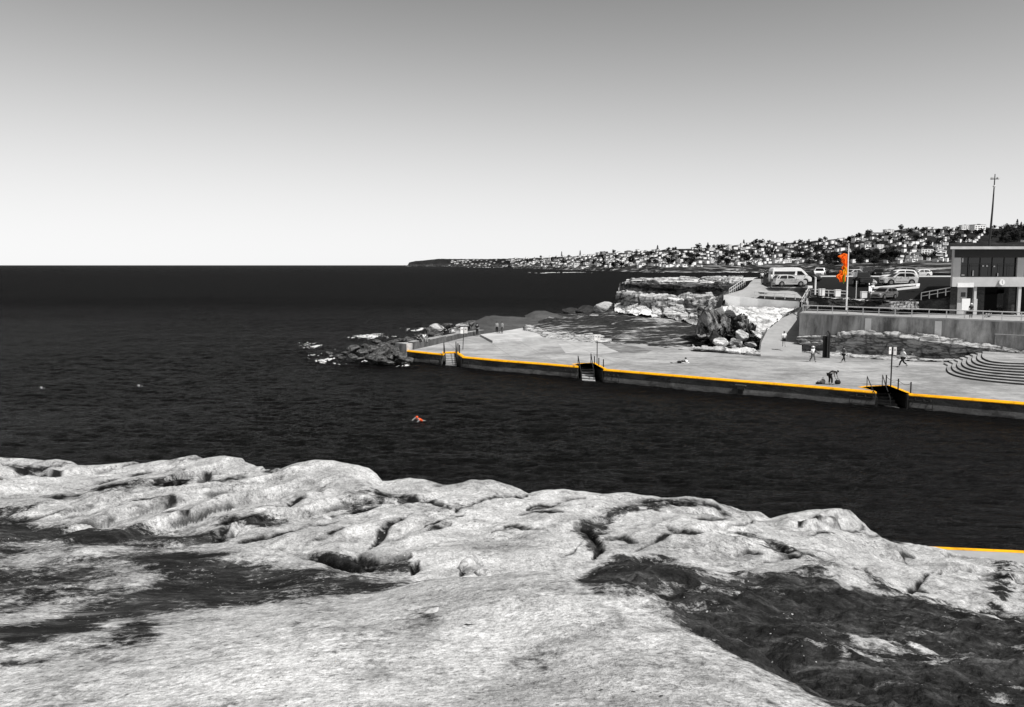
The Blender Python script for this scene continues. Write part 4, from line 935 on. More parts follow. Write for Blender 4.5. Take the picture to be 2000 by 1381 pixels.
# curved shadowed cheek between ramp and wall end
rc = thing('ramp_cheek_wall', 'dark shaded end of the terrace wall running up beside the ramp', 'wall', tuple(W[0]))
b = MB(); e1 = gd(1569, 600, 113); b.prism([(W[0].x - .02, W[0].y + .02), (e1.x, e1.y), (e1.x + .5, e1.y - .1), (W[0].x + .48, W[0].y - .1)], .9, ZT - .004); b.build('wall', M['wall'], rc, world=True)
# drain pipe down the rock
pp = gz(1621, 699, ZP); t = thing('drain_pipe', 'black vertical drain pipe in a dark slot of the rock under the terrace', 'pipe', (pp.x - .2, pp.y - .2, ZP))
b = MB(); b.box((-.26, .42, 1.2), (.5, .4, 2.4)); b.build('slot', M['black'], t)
b = MB(); b.tube([(0, 0, 0), (0, 0, 2.75), (0, .5, 2.95)], .1, 10); b.build('pipe', M['dark_metal'], t)
b = MB(); b.tube([(-.18, 0, 0), (-.18, 0, 2.6), (-.18, .5, 2.8)], .05, 8); b.build('pipe', M['rail_dark'], t)
# concrete box wall on the right of the rock
bw_ = thing('service_wall', 'short concrete wall built against the rock above the curved steps', 'wall', tuple(gd(1950, 690, 88.6)))
b = MB(); b.box((3.2, .0, .7), (6.4, .5, 2.1), math.atan2(wd.y, wd.x)); b.build('wall', M['wall'], bw_)
b = MB(); b.box((3.2, .0, 1.8), (6.5, .6, .08), math.atan2(wd.y, wd.x)); b.build('coping', M['slab'], bw_)
# terrace floor
fl = [W[0] - wn_ * .3, W[-1] - wn_ * .3, gz(2300, 600, ZT), gz(1860, 601, ZT), gz(1585, 601, ZT)]
sheet('terrace', fl, ZT + .004, M['ramp'])

# ------------------------------------------------------------------ railings
def railing(label, pts, h, step, m=None, mids=(.5,), r=.035, name='railing', flat=True):
    m = m or M['white_rail']; t = thing(name, label, 'railing', tuple(pts[0]))
    L = [0]
    for a, c in zip(pts, pts[1:]): L.append(L[-1] + (c - a).length)
    def at(s):
        k = min(max(np.searchsorted(L, s, 'right') - 1, 0), len(pts) - 2); return pts[k].lerp(pts[k + 1], (s - L[k]) / (L[k + 1] - L[k]))
    n = max(1, round(L[-1] / step))
    for i in range(n + 1):
        p = at(L[-1] * i / n); b = MB(); b.tube([p - Vector((0, 0, .05)), p + Vector((0, 0, h))], r * 1.1, 6); b.build('post', m, t, world=True)
    for k, f in enumerate((1.0,) + tuple(mids)):
        b = MB(); q = [p + Vector((0, 0, h * f)) for p in pts]
        b.tube(q, r * (1.15 if not k else .85), 6); b.build('top_rail' if not k else 'mid_rail', m, t, world=True)
    return t
railing('pale two rail railing along the whole terrace wall', [w - wn_ * .25 + Vector((0, 0, .16)) for w in (W[0] + wd * .3, W[-1])], .86, 1.75, r=.05)
railing('pale railing above the whitewashed wall beside the path', [P(t) for t in ((1474, 583, 118.9), (1515, 586.2, 117.5), (1553, 588.3, 116.2))], .95, 1.25, r=.045)
railing('pale railing climbing the seaward side of the path to the plateau', [P(t) for t in ((1424, 577, 122), (1438, 567, 126), (1455, 556, 131))], .9, 1.3, r=.045)
railing('short pale sloping railing where the path meets the car park', [P(t) for t in ((1566, 598, 113.6), (1573, 586, 114.4), (1580, 575, 116))], 1.0, .9, r=.045)
railing('pale railing along the stone edge of the car park with two white boxes in it', [P(t) for t in ((1583, 576, 114), (1610, 577.5, 113), (1655, 580, 112))], .72, 1.1, r=.045)
railing('pale railing climbing beside the clubhouse to the car park', [P(t) for t in ((1799, 585.5, 104), (1830, 580, 103.5), (1863, 574, 103))], .84, .95, r=.05)
# whitewashed retaining wall under the path
ww = thing('path_wall', 'bright whitewashed retaining wall under the path railing', 'wall')
b = MB(); pl = [gd(1413, 597, 120), gd(1445, 599, 119.5), gd(1480, 601, 118.5), gd(1520, 603, 117), gd(1561, 604, 115.5)]; tp = [576.5, 580, 583.5, 586.5, 589]
for k in range(4):
    a, c = pl[k], pl[k + 1]; za = gd(0, tp[k], a.y).z; zc = gd(0, tp[k + 1], c.y).z
    b.prism([(a.x, a.y), (c.x, c.y), (c.x + .1, c.y + .5), (a.x + .1, a.y + .5)], min(a.z, c.z) - 1, [za, zc, zc, za])
b.build('wall', M['wall_pale'], ww)
loft('path_dark_strip', [[(1476, 583, 118.7), (1520, 585.8, 117.1), (1563, 588.3, 115.6)], [(1484, 577.5, 119), (1520, 578.5, 117.9), (1567, 582.5, 116)], [(1486, 577.5, 119.6), (1520, 578.5, 118.6), (1567, 583.5, 116.6)]], 60, 12, M['dark_rock'], .06, 1)  # dark strip laid on the path behind the railing
# low dark planter wall and its pale end under the silver hatchback
pw_ = thing('planter_wall', 'low wall with pale rubble coping under the silver hatchback', 'wall')
b = MB(); a, c = gd(1502, 563.5, 122.3), gd(1574, 571.5, 119.6)
b.prism([(a.x, a.y), (c.x, c.y), (c.x, c.y + .5), (a.x, a.y + .5)], a.z - 1.5, [a.z + .1, a.z + .1, a.z + .1, a.z + .1]); b.build('wall', M['parapet'], pw_)
b = MB(); b.prism([(a.x, a.y - .03), (c.x, c.y - .03), (c.x, c.y + .53), (a.x, a.y + .53)], a.z + .103, a.z + .25); b.build('coping', M['pale_rock'], pw_)
b = MB(); q = gd(1579, 581, 119.2); b.box((q.x, q.y, q.z + .75), (.75, .6, 1.7), .3); b.build('pier', M['wall_pale'], pw_, )
# stone revetment between terrace and car park, its shadow put into the dark colour
loft('revetment', [[(1580, 578, 113.5), (1620, 579.5, 112.5), (1655, 582, 111.5), (1705, 586, 108), (1745, 588, 107), (1796, 587, 106)],
                   [(1580, 581, 113), (1620, 582, 112), (1655, 585, 111), (1705, 588.5, 107.6), (1745, 590.5, 106.5), (1796, 589.5, 105.5)],
                   [(1579, 598, 112), (1620, 599, 111), (1655, 600, 110), (1705, 603, 106.5), (1745, 606, 105), (1796, 606, 104)]], 150, 40,
     rockmat('shaded revetment stone', .02, .07, .01, (.55, .75), .8, crev=.6), .12, .9, (.1, 2), (.15, 1), 81)
loft('rock_coping', [[(1580, 577, 113.7), (1655, 581, 111.7), (1705, 584.5, 108.2), (1745, 586, 107.2), (1797, 584.5, 106.2)], [(1580, 579, 113.3), (1655, 583, 111.2), (1705, 586.8, 107.9), (1745, 588.5, 106.9), (1797, 587, 106)], [(1580, 580.5, 112.8), (1655, 584.5, 110.8), (1705, 588, 107.4), (1745, 590, 106.4), (1797, 588.5, 105.5)]],
     120, 10, M['mid_rock'], .08, 1, (0, 1), (.08, 1), 83)
rw = thing('rubble_wall', 'low sunlit rubble stone wall below the dark grey hatchback', 'wall')
b = MB(); rr = random.Random(4); a, c = gd(1738, 604, 103.6), gd(1790, 605, 102.6)
for row in range(4):
    x = 0.0
    while x < 1:
        w_ = rr.uniform(.1, .17); p = a.lerp(c, min(1, x + w_ / 2)); L_ = (c - a).length
        b.box((p.x, p.y + rr.uniform(-.04, .04) + row * .06, p.z + .12 + row * .235), (w_ * L_ * .95, .5, .22), rr.uniform(-.04, .04)); x += w_
b.build('wall', M['mid_rock'], rw)
# ------------------------------------------------------------------ car park
CP = [(1495, 560, 122), (1540, 559.5, 120.5), (1545, 553.5, 128), (1500, 551, 132), (1580, 563, 119), (1690, 561, 117), (1755, 557.5, 117), (1757, 552.5, 121), (1760, 546.5, 126), (1727, 585, 107), (1660, 583, 110), (1796, 586, 106), (1590, 541, 160), (1720, 541, 160), (1880, 541, 160),
      (1870, 570, 108), (1600, 576, 112.5), (2000, 560, 115), (2000, 570, 106), (1600, 538, 182), (1740, 538, 182), (1880, 538, 182), (2000, 538, 182), (1480, 545, 150), (1480, 542, 180), (2000, 541, 160)]
cq = np.array([to_uvd(t) for t in CP]); cpz = TPS(np.c_[(cq[:, 0] - 1000) / FPX * cq[:, 2] / 20, cq[:, 2] / 20], CAMZ - (cq[:, 1] - HZ) / FPX * cq[:, 2], .002)
def carpark(px, D):
    x = (uv(px, 545)[0] - 1000) / FPX * D
    return Vector((x, D, float(cpz(np.array([[x / 20, D / 20]]))[0])))
us = np.linspace(1486, 2150, 80); Ds = np.linspace(0, 1, 90); X = np.zeros((90, 80, 3))
d0 = np.interp(us, [1486, 1500, 1560, 1582, 1655, 1705, 1796, 1870, 2150], [128, 122.6, 120, 114.5, 111.6, 107.8, 105.8, 105, 105])
for i, k in enumerate(Ds):
    D = d0 + (184 - d0) * k; x = (us - 1000) / FPX * D
    X[i] = np.stack([x, D, cpz(np.c_[x / 20, D / 20])], 1)
grid_mesh('car_park', X, M['asphalt'], 'structure', True)
b = MB()                                                     # painted line / kerb at the far side
for a, c in zip(range(1588, 1880, 18), range(1606, 1898, 18)): b.bar(carpark(a, 161) + Vector((0, 0, .1)), carpark(c, 161) + Vector((0, 0, .1)), .3, .24)
props(b.build('kerb', M['white']), kind='structure')
b = MB()                                                     # kerbed island
isl = [carpark(1701, 112.5), carpark(1793, 113.5), carpark(1794, 116.5), carpark(1789, 116.4), carpark(1706, 115.4), carpark(1704, 120), carpark(1700.5, 120)]
for a, c in zip(isl, isl[1:] + isl[:1]): b.bar(a + Vector((0, 0, .1)), c + Vector((0, 0, .1)), .4, .26)
props(b.build('island_kerb', M['white']), kind='structure')
b = MB()
for px in range(1720, 1792, 11): b.bar(carpark(px, 116.0) + Vector((0, 0, .03)), carpark(px + 5, 116.0) + Vector((0, 0, .03)), .22, .05)
props(b.build('bay_marking', M['white']), kind='structure')
boulder(1707, 551, 9, 13, 117, M['pale_rock'], 'white boulder beside the kerbed island in front of the silver cars', 500)

# ------------------------------------------------------------------ vehicles
M['car_silver'] = mat('silver car paint', .62, .3, .04, 3, 0, .5, .25); M['car_white'] = mat('white car paint', .92, .25, .03, 3, 0, .5); M['car_black'] = mat('black car paint', .012, .2, .2, 3, 0, .5); M['car_grey'] = mat('dark grey car paint', .2, .3, .1, 3, 0, .5, .2)
M['tyre'] = mat('tyre rubber', .01, .8, .2); M['rim'] = mat('alloy rim', .3, .35, .1, 3, 0, .5, .6); M['lamp'] = mat('lamp glass', .75, .15, .05, 3, 0, .5); M['tail'] = mat('tail lamp', .12, .2, .1)
KIND = {   # side profiles in (x / length, z / height); front is +x
 'hatch': dict(body=[(-.485, .14), (-.5, .3), (-.497, .5), (-.47, .62), (-.2, .63), (.17, .61), (.33, .575), (.44, .51), (.485, .42), (.5, .28), (.485, .14)],
               house=[(-.475, .61), (-.43, .78), (-.375, .94), (-.28, .99), (-.12, 1.0), (.0, .97), (.075, .9), (.22, .62), (.23, .6)],
               win=[[(-.36, .66), (-.31, .88), (-.2, .91), (-.125, .91), (-.125, .65)], [(-.1, .65), (-.1, .91), (.0, .9), (.055, .85), (.15, .66)], [(-.43, .68), (-.395, .83), (-.35, .87), (-.385, .67)]], belt=.62, wf=.3, wb=-.29, wr=.2),
 'van': dict(body=[(-.495, .13), (-.5, .3), (-.5, .52), (-.2, .53), (.33, .52), (.42, .48), (.485, .38), (.5, .24), (.49, .13)],
             house=[(-.5, .51), (-.496, .8), (-.48, .94), (-.43, .99), (0, 1.0), (.15, .99), (.22, .94), (.31, .75), (.4, .51)],
             win=[[(-.46, .56), (-.455, .76), (.07, .76), (.055, .56)], [(.12, .54), (.12, .78), (.22, .78), (.30, .6), (.31, .54)]], belt=.52, wf=.33, wb=-.3, wr=.15),
 'suv': dict(body=[(-.485, .17), (-.5, .3), (-.5, .5), (-.48, .62), (-.2, .64), (.2, .62), (.36, .585), (.46, .53), (.49, .42), (.5, .28), (.485, .17)],
             house=[(-.47, .61), (-.43, .8), (-.38, .94), (-.3, .985), (-.12, 1.0), (.04, .97), (.1, .91), (.24, .64), (.25, .61)],
             win=[[(-.4, .67), (-.35, .87), (-.25, .91), (-.12, .92), (-.12, .66)], [(-.095, .66), (-.095, .92), (.03, .91), (.08, .86), (.175, .67)]], belt=.63, wf=.3, wb=-.3, wr=.215),
 'jeep': dict(body=[(-.485, .2), (-.5, .3), (-.5, .6), (-.2, .61), (.2, .6), (.45, .57), (.49, .5), (.5, .28), (.485, .2)],
              house=[(-.495, .59), (-.48, .93), (-.45, .99), (-.2, 1.0), (.06, .99), (.1, .95), (.17, .62), (.18, .59)],
              win=[[(-.46, .64), (-.45, .9), (-.2, .91), (-.2, .64)], [(-.17, .64), (-.17, .91), (.06, .91), (.12, .66)]], belt=.6, wf=.3, wb=-.3, wr=.22)}
def vehicle(label, p, heading, L, Wd, H, kind, paint, group=None, name='parked_car', pitch=0):
    K = KIND[kind]; t = thing(name, label, 'van' if kind == 'van' else 'car', tuple(p), heading, group); w = Wd / 2
    def hw(z, x):     # half width at a height; waist widest, roof narrower, ends drawn in
        e = 1 - .10 * max(0, abs(x) - .34) / .16
        return w * e * ((.93 + .07 * min(1, z / .35)) if z < K['belt'] else 1 - (.06 if kind == 'van' else .17) * (z - K['belt']) / (1 - K['belt']) - .02)
    def solid(prof, b):
        n = len(prof); lay = [(-1, 1.0), (-.9, 1.06), (.9, 1.06), (1, 1.0)]
        cx = sum(q[0] for q in prof) / n; cz = sum(q[1] for q in prof) / n
        vs = []
        for sy, _ in lay:
            k = .965 if abs(sy) == 1 else 1
            vs += [((cx + (x - cx) * k) * L, sy * hw(z, x), (cz + (z - cz) * k) * H) for x, z in prof]
        fs = [tuple(range(n))[::-1] if 0 else tuple(range(n)), tuple(3 * n + i for i in range(n))[::-1]]
        for a in range(3): fs += [(a * n + i, (a + 1) * n + i, (a + 1) * n + (i + 1) % n, a * n + (i + 1) % n) for i in range(n)]
        b.add(vs, fs)
    b = MB(); solid(K['body'], b); solid(K['house'], b); body = b.build('body', paint, t)
    bm = bmesh.new(); bm.from_mesh(body.data); bmesh.ops.recalc_face_normals(bm, faces=bm.faces); bm.to_mesh(body.data); bm.free()
    for sy in (-1, 1):
        for wp in K['win']:
            b = MB(); vs = [(x * L, sy * (hw(z, x) + .008), z * H) for x, z in wp]; b.add(vs, [tuple(range(len(vs)))]); b.build('side_window', M['glass'], t)
    h = K['house']
    fr = h[-3], h[-2]; (x1, z1), (x0, z0) = fr
    off = Vector((.5, 0, .4)).normalized() * .012
    def pane(nm, xa, za, xb, zb, f=.86, o=.014):
        b = MB(); sx = 1 if xa > 0 else -1
        ya, yb = hw(za, xa) * f, hw(zb, xb) * f; d = Vector((sx * abs(zb - za) * H, 0, abs(xb - xa) * L)).normalized() * o
        b.add([(xa * L + d.x, -ya, za * H + d.z), (xa * L + d.x, ya, za * H + d.z), (xb * L + d.x, yb, zb * H + d.z), (xb * L + d.x, -yb, zb * H + d.z)], [(0, 1, 2, 3)]); b.build(nm, M['glass'], t)
    pane('windscreen', x0 * .98 + x1 * .02, z0 + .03, x1, z1 - .01)
    (a0, c0), (a1, c1) = h[0], h[1] if kind in ('van', 'jeep') else h[2]
    pane('rear_window', a0 + (a1 - a0) * .25, c0 + (c1 - c0) * .25, a0 + (a1 - a0) * .92, c0 + (c1 - c0) * .92, .8, .05)
    r = K['wr'] * H
    for fx in (K['wf'], K['wb']):
        for sy in (-1, 1):
            b = MB(); b.disc((fx * L, sy * (w - .015), r), (0, 1, 0), r * 1.18, .05, 22); b.build('wheel_arch', M['black'], t)
            b = MB(); b.disc((fx * L, sy * (w - .09), r), (0, 1, 0), r, .22, 22); wh = b.build('wheel', M['tyre'], t)
            b = MB(); b.disc((fx * L, sy * (w + .025), r), (0, 1, 0), r * .62, .012, 16)
            for k in range(5): a = k * 1.2566; b.box((fx * L + math.cos(a) * r * .33, sy * (w + .034), r + math.sin(a) * r * .33), (.06, .01, .06))
            b.build('rim', M['rim'], wh)
    zl = {'van': .36, 'hatch': .42, 'suv': .46, 'jeep': .48}[kind]
    for sy in (-1, 1):
        b = MB(); b.ball((.455 * L, sy * w * .72, zl * H), (.12, .17, .085), 10, 6); b.build('headlight', M['lamp'], t)
        b = MB(); b.box((-.487 * L, sy * w * .8, .5 * H), (.07, .16, .2)); b.build('tail_light', M['tail'], t)
        b = MB(); b.ball((.16 * L if kind != 'van' else .33 * L, sy * (w + .07), (K['belt'] + .04) * H), (.06, .1, .07), 8, 5); b.build('wing_mirror', paint, t)
        b = MB(); b.box((0, sy * (w + .006), .28 * H), (L * .34, .012, .05)); b.build('sill_strip', M['black'] if kind != 'van' else M['white_rail'], t)
        for hx in (-.2, .02):
            b = MB(); b.box((hx * L, sy * (w + .012), (K['belt'] - .05) * H), (.16, .02, .03)); b.build('door_handle', M['black'], t)
    b = MB(); b.box((.488 * L, 0, .25 * H), (.1, w * 1.5, .12)); b.build('bumper', M['black'] if kind != 'van' else paint, t)
    b = MB(); b.box((.497 * L, 0, .36 * H), (.03, w * .9, .12)); b.build('grille', M['black'], t)
    b = MB(); b.box((-.488 * L, 0, .25 * H), (.1, w * 1.5, .14)); b.build('bumper', M['black'], t)
    b = MB(); b.box((-.5 * L - .03, 0, .4 * H), (.02, .42, .12)); b.build('number_plate', M['white'], t)
    return t
vehicle('white minibus with dark side windows, parked behind a silver hatchback', carpark(1543, 127.5), R(3), 5.85, 2.0, 2.35, 'van', M['car_white'], name='minibus')
vehicle('silver hatchback parked in front of the white minibus', carpark(1541, 121.3), R(4), 4.55, 1.75, 1.6, 'hatch', M['car_silver'])
vehicle('silver wagon on the kerbed island edge, front one of three parked abreast', carpark(1755, 117.5), R(182), 4.65, 1.8, 1.72, 'suv', M['car_silver'])
vehicle('white wagon parked abreast behind the silver one by the island', carpark(1755, 121), R(181), 4.9, 1.8, 1.85, 'suv', M['car_white'])
vehicle('dark roofed wagon, the rearmost of three parked abreast by the island', carpark(1758, 125), R(181), 4.7, 1.8, 1.95, 'suv', M['car_grey'])
vehicle('dark grey hatchback turning below the kerbed island with bright headlights', carpark(1728, 107.6), R(214), 3.75, 1.66, 1.45, 'hatch', M['car_grey'], name='car')
vehicle('black four wheel drive facing the terrace beside the island', carpark(1685, 119), R(262), 4.3, 1.85, 1.85, 'jeep', M['car_black'])
vehicle('white four wheel drive parked at the far kerb behind the bollard', carpark(1601, 166), R(245), 4.2, 1.9, 1.7, 'jeep', M['car_white'])
vehicle('pale small car half hidden by the flag at the far kerb', carpark(1664, 164), R(200), 4.0, 1.7, 1.4, 'hatch', M['car_silver'])
vehicle('low white car parked at the far kerb between the wagons and the clubhouse', carpark(1795, 168), R(186), 4.5, 1.75, 1.35, 'hatch', M['car_white'])
vehicle('black car standing nose out next to the white minibus', carpark(1577, 131), R(300), 4.2, 1.8, 1.5, 'hatch', M['car_black'])
vehicle('black wagon parked at the far kerb behind the black four wheel drive', carpark(1692, 168), R(265), 4.4, 1.8, 1.75, 'jeep', M['car_black'])
vehicle('black hatchback parked at the far kerb to the seaward side of the wagons', carpark(1715, 166), R(250), 4.0, 1.75, 1.5, 'hatch', M['car_black'])

# ------------------------------------------------------------------ posts and boxes round the car park
def simple(name, label, cat, p, parts, group=None, rz=0):
    t = thing(name, label, cat, tuple(p), rz, group)
    for nm, fn, m in parts:
        b = MB(); fn(b); b.build(nm, m, t)
    return t
simple('post', 'thick white post standing in the car park railing beside the pale pier', 'post', carpark(1593, 113.5), [('shaft', lambda b: b.tube([(0, 0, -.2), (0, 0, 2.0)], .11, 10), M['white']), ('cap', lambda b: b.ball((0, 0, 2.0), .13), M['white_rail'])])
simple('post', 'slim grey pole rising from the dark revetment in front of the black four wheel drive', 'post', gd(1671, 598, 110), [('shaft', lambda b: b.tube([(0, 0, -.2), (0, 0, 3.1)], .055, 8), M['white_rail']), ('cap', lambda b: b.ball((0, 0, 3.1), .07), M['white_rail'])])
for px, D, lb in ((1605.5, 112.6, 'pale box in the railing nearest the thick white post'), (1636.5, 112.0, 'pale box in the railing nearest the flagpole'), (1688, 109.8, 'pale box standing alone at the car park edge in front of the dark hatchback')):
    p = carpark(px, D); z0 = -.1
    simple('concrete_block', lb, 'block', p, [('body', lambda b: b.prism([(-.33, -.3), (.33, -.3), (.33, .3), (-.33, .3)], -.1, .72), M['wall_pale']), ('lid', lambda b: b.box((0, 0, .76), (.72, .66, .07)), M['white'])])
# flagpole and flag
fp = gz(1653, 601.5, ZT + .0)
fp = gd(1653, 601, 110); t = thing('flagpole', 'tall white flagpole on the terrace carrying the orange flag', 'flagpole', tuple(fp))
b = MB(); b.tube([(0, 0, -.4), (0, 0, 7.9)], .11, 10, .06); b.build('pole', M['white'], t)
b = MB(); b.ball((0, 0, 7.95), .1); b.build('finial', M['white_rail'], t)
b = MB(); b.tube([(.09, -.02, .8), (.08, -.02, 7.7)], .008, 4); b.build('halyard', M['white_rail'], t)
ft = thing('flag', 'limp bright orange and yellow flag hanging in folds from the flagpole', 'flag', tuple(fp + Vector((-.12, -.05, 3.35))))
def flagpart(nm, m, z0, z1, seed, x0=0, wsc=1.0, dy=0):
    nu, nv = 26, 34; X = np.zeros((nv, nu, 3))
    for i in range(nv):
        f = i / (nv - 1); z = z0 + (z1 - z0) * f; zz = z / 3.4
        wd_ = (.42 + .55 * abs(math.sin(zz * 5.2 + .9)) * (1 - .25 * zz) + .16 * math.sin(zz * 17) + .12 * math.sin(zz * 41 + seed)) * wsc
        for j in range(nu):
            s = j / (nu - 1)
            X[i, j] = (x0 - wd_ * s - .1 * math.sin(zz * 9) * s, dy + .16 * math.sin(s * 15 + zz * 7 + seed) * (.2 + s), z - .35 * s * math.sin(zz * 6 + seed) * (1 if i not in (0,) else 1))
    o = grid_mesh(nm, X, m, None, True, parent=ft); md = o.modifiers.new('s', 'SOLIDIFY'); md.thickness = .012
flagpart('cloth', M['orange'], .9, 3.35, 0); flagpart('yellow_fold', M['flag_yellow'], .75, 1.6, 2.0, -.03, .75, -.11); flagpart('orange_tail', M['orange'], -.05, 1.0, 3.0, -.18, .95, -.16); flagpart('green_stripe', M['flag_green'], .0, .9, 1.2, -.34, .13, -.26)

# ------------------------------------------------------------------ clubhouse
DC = 102.0
def cx(px, D=DC): return (uv(px, 550)[0] - 1000) / FPX * D
def cz(py, D=DC): return gd(1900, py, D).z
M['render_grey'] = concrete('painted render', .44, .54, .4); M['brick'] = rockmat('dark stonework', .03, .1, .015, (.55, .75), 1.6, (1, 1, 3), crev=.5); M['eave'] = mat('eave shade and frame', .03, .7, .15); M['interior'] = mat('dark interior', .006, .9, .2)
club = thing('clubhouse', 'grey two storey clubhouse with a wide dark upper window and round clock', 'building', (cx(1860), DC, ZT))
XL, XR = cx(1860), cx(2200); wx0, wx1 = cx(1875), cx(1985.5); zt, zb, zs, ze = cz(497), cz(541), cz(560), cz(503)
ztop = cz(487)
b = MB(); y0 = DC + .2
def wbox(x0, x1, z0, z1, ya=DC, yb=DC + .4): b.box(((x0 + x1) / 2, (ya + yb) / 2, (z0 + z1) / 2), (x1 - x0, yb - ya, z1 - z0))
wbox(XL, XR, zs, zb); wbox(XL, wx0, zb, ztop); wbox(wx1, cx(1999), zb, ztop); wbox(wx0, wx1, zt + .15, ztop)
wbox(cx(2035), XR, zb, ztop); wbox(cx(1999), cx(2035), zt + .2, ztop)
b.prism([(XL, DC + .4), (XL + .4, DC + .4), (XL + 5.6, DC + 9), (XL + 5.2, DC + 9)], zs, ztop); wbox(XL + 5.3, XR, zs, ztop, DC + 9, DC + 9.4); b.prism([(XL + .4, DC + .4), (XR, DC + .4), (XR, DC + 9), (XL + 5.6, DC + 9)], zs, zs + .2)
b.build('upper_wall', M['render_grey'], club, world=True)
b = MB(); x_ = cx(1853, 100.5); b.prism([(x_, DC - 1.5), (XR + .5, DC - 1.5), (XR + .5, DC + 10), (x_ + 6.6, DC + 10)], ztop + .002, ztop + .3); b.build('roof', M['slab'], club, world=True)
b = MB(); wbox(cx(1862), XR, cz(503), ztop - .003, DC - .12, DC - .003); b.build('eave_shade_band', M['eave'], club, world=True)  # dark band puts the roof's shade onto the wall
# window: frame, panes, people-height rail, blinds deep inside
b = MB()
for x in (wx0 + .03, wx0 + 1.0, wx0 + 2.4, wx0 + 3.8, wx0 + 5.2, wx1 - .03): wbox(x - .03, x + .03, zb, zt + .15, DC + .25, DC + .31)
wbox(wx0, wx1, zb + 1.25, zb + 1.31, DC + .24, DC + .32); wbox(wx0, wx1, zb, zb + .06, DC + .24, DC + .32)
wf = b.build('window', M['eave'], club, world=True)
b = MB(); wbox(wx0, wx1, zb, zt + .15, DC + .34, DC + .36); b.build('pane', M['glass'], wf, world=True)
b = MB(); hz_ = cz(515.5)
b.tube([(wx0, DC + .1, hz_), (wx1, DC + .1, hz_)], .025, 6)
for k in range(1, 6): x = wx0 + (wx1 - wx0) * k / 6 + .2; b.tube([(x, DC + .1, zb), (x, DC + .1, hz_)], .02, 6)
b.build('window_rail', M['rail_dark'], club, world=True)
for x, w_, z0, z1 in ((wx0 + .18, .18, 1.7, 2.2), (wx0 + .22, .35, .12, .3), (wx0 + 1.5, .12, .1, .75), (wx0 + 2.6, .2, 1.2, 1.35), (wx0 + 3.05, .2, 1.2, 1.35), (wx0 + 3.9, .2, 1.15, 1.3), (wx0 + 4.4, .12, .05, .45)):
    b = MB(); wbox(x, x + w_, zb + z0, zb + z1, DC + .16, DC + .22); b.build('window_fitting', M['white_rail'], club, world=True)
# lower storey, set back
b = MB(); b.prism([(XL + .3, DC + .9), (cx(1879), DC + .9), (cx(1879) + 4, DC + 8), (XL + 4.5, DC + 8)], ZT, zs - .003); b.build('stone_wall', M['brick'], club, world=True)
b = MB(); wbox(cx(1895), cx(1938), ZT, zs - .003, DC + 1.5, DC + 2); b.build('stone_wall', M['brick'], club, world=True)
b = MB(); wbox(cx(1981), cx(1994), ZT, zs - .003, DC + 1.0, DC + 2); b.build('stone_pier', M['brick'], club, world=True)
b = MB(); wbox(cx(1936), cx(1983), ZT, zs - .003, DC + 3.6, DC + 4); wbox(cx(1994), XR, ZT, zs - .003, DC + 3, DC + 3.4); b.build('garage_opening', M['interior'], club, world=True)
b = MB(); wbox(cx(1878.5), cx(1897), ZT + .003, zs - .003, DC + .8, DC + 1.2); b.build('door_bay', M['render_grey'], club, world=True)
b = MB(); wbox(cx(1878), cx(1894), cz(606), cz(583), DC - .35, DC - .25); dr_ = b.build('white_door', M['white'], club, world=True)
b = MB(); wbox(cx(1885), cx(1893.5), cz(581), cz(571.5), DC + .74, DC + .8); f_ = b.build('door_window', M['glass'], club, world=True)
b = MB(); wbox(cx(1884), cx(1894.5), cz(583), cz(580.5), DC + .7, DC + .8); b.build('sill', M['white_rail'], f_, world=True)
for x0, x1, yy in ((1906, 1911, .25), (1992, 1997.5, .15)):
    b = MB(); wbox(cx(x0), cx(x1), ZT, zs - .003, DC + yy, DC + yy + .3); b.build('column', M['render_grey'], club, world=True)
b = MB(); wbox(cx(1905), cx(1912), ZT, cz(584), DC + .1, DC + .56); b.build('pier', M['render_grey'], club, world=True)
b = MB(); wbox(cx(1870), cx(1894), cz(561), cz(553), DC - .06, DC - .003); wbox(cx(1893), cx(1902), cz(561), cz(552), DC - .07, DC - .06); b.build('name_board', M['wall_pale'], club, world=True)
# clock
b = MB(); ck = Vector((cx(1954.5), DC - .3, cz(551.5)))
b.disc((ck.x, ck.y + .13, ck.z), (0, 1, 0), .34, .3, 24); clk = b.build('clock', M['white_rail'], club, world=True)
b = MB(); b.disc((ck.x, ck.y - .03, ck.z), (0, 1, 0), .335, .02, 28); b.build('dial', M['white'], clk, world=True)
b = MB()
for a, l in ((0, .22), (170, .16)): b.bar((ck.x, ck.y - .05, ck.z), (ck.x + l * math.sin(R(a)), ck.y - .05, ck.z + l * math.cos(R(a))), .03, .03)
for k in range(12): a = R(30 * k); b.box((ck.x + .28 * math.sin(a), ck.y - .046, ck.z + .28 * math.cos(a)), (.025, .008, .025))
b.build('clock_hand', M['dark_metal'], clk, world=True)
# rescue mast on the roof
mp = Vector((cx(1928, 105), 105, ztop + .34)); t = thing('lamp_mast', 'tall dark mast with crossed arms of floodlights on the clubhouse roof', 'mast', tuple(mp))
mh = gd(1932, 340, 105).z - mp.z
b = MB(); b.tube([(0, 0, 0), (.02 * mh, 0, mh * .55), (.028 * mh, 0, mh)], .15, 8, .05); b.build('pole', M['dark_metal'], t)
tp_ = Vector((.027 * mh, 0, mh * .93))
b = MB(); b.bar(tp_ + Vector((-.5, 0, 0)), tp_ + Vector((.5, 0, .03)), .09, .08); b.build('cross_arm', M['dark_metal'], t)
for sx in (-1, 1):
    b = MB(); b.box(tp_ + Vector((sx * .36, -.1, .12)), (.3, .25, .16), sx * .3); b.build('floodlight', M['white_rail'], t)
b = MB(); b.ball(tp_ + Vector((-.05, -.08, -.85)), (.17, .17, .14)); b.build('camera_dome', M['white_rail'], t)
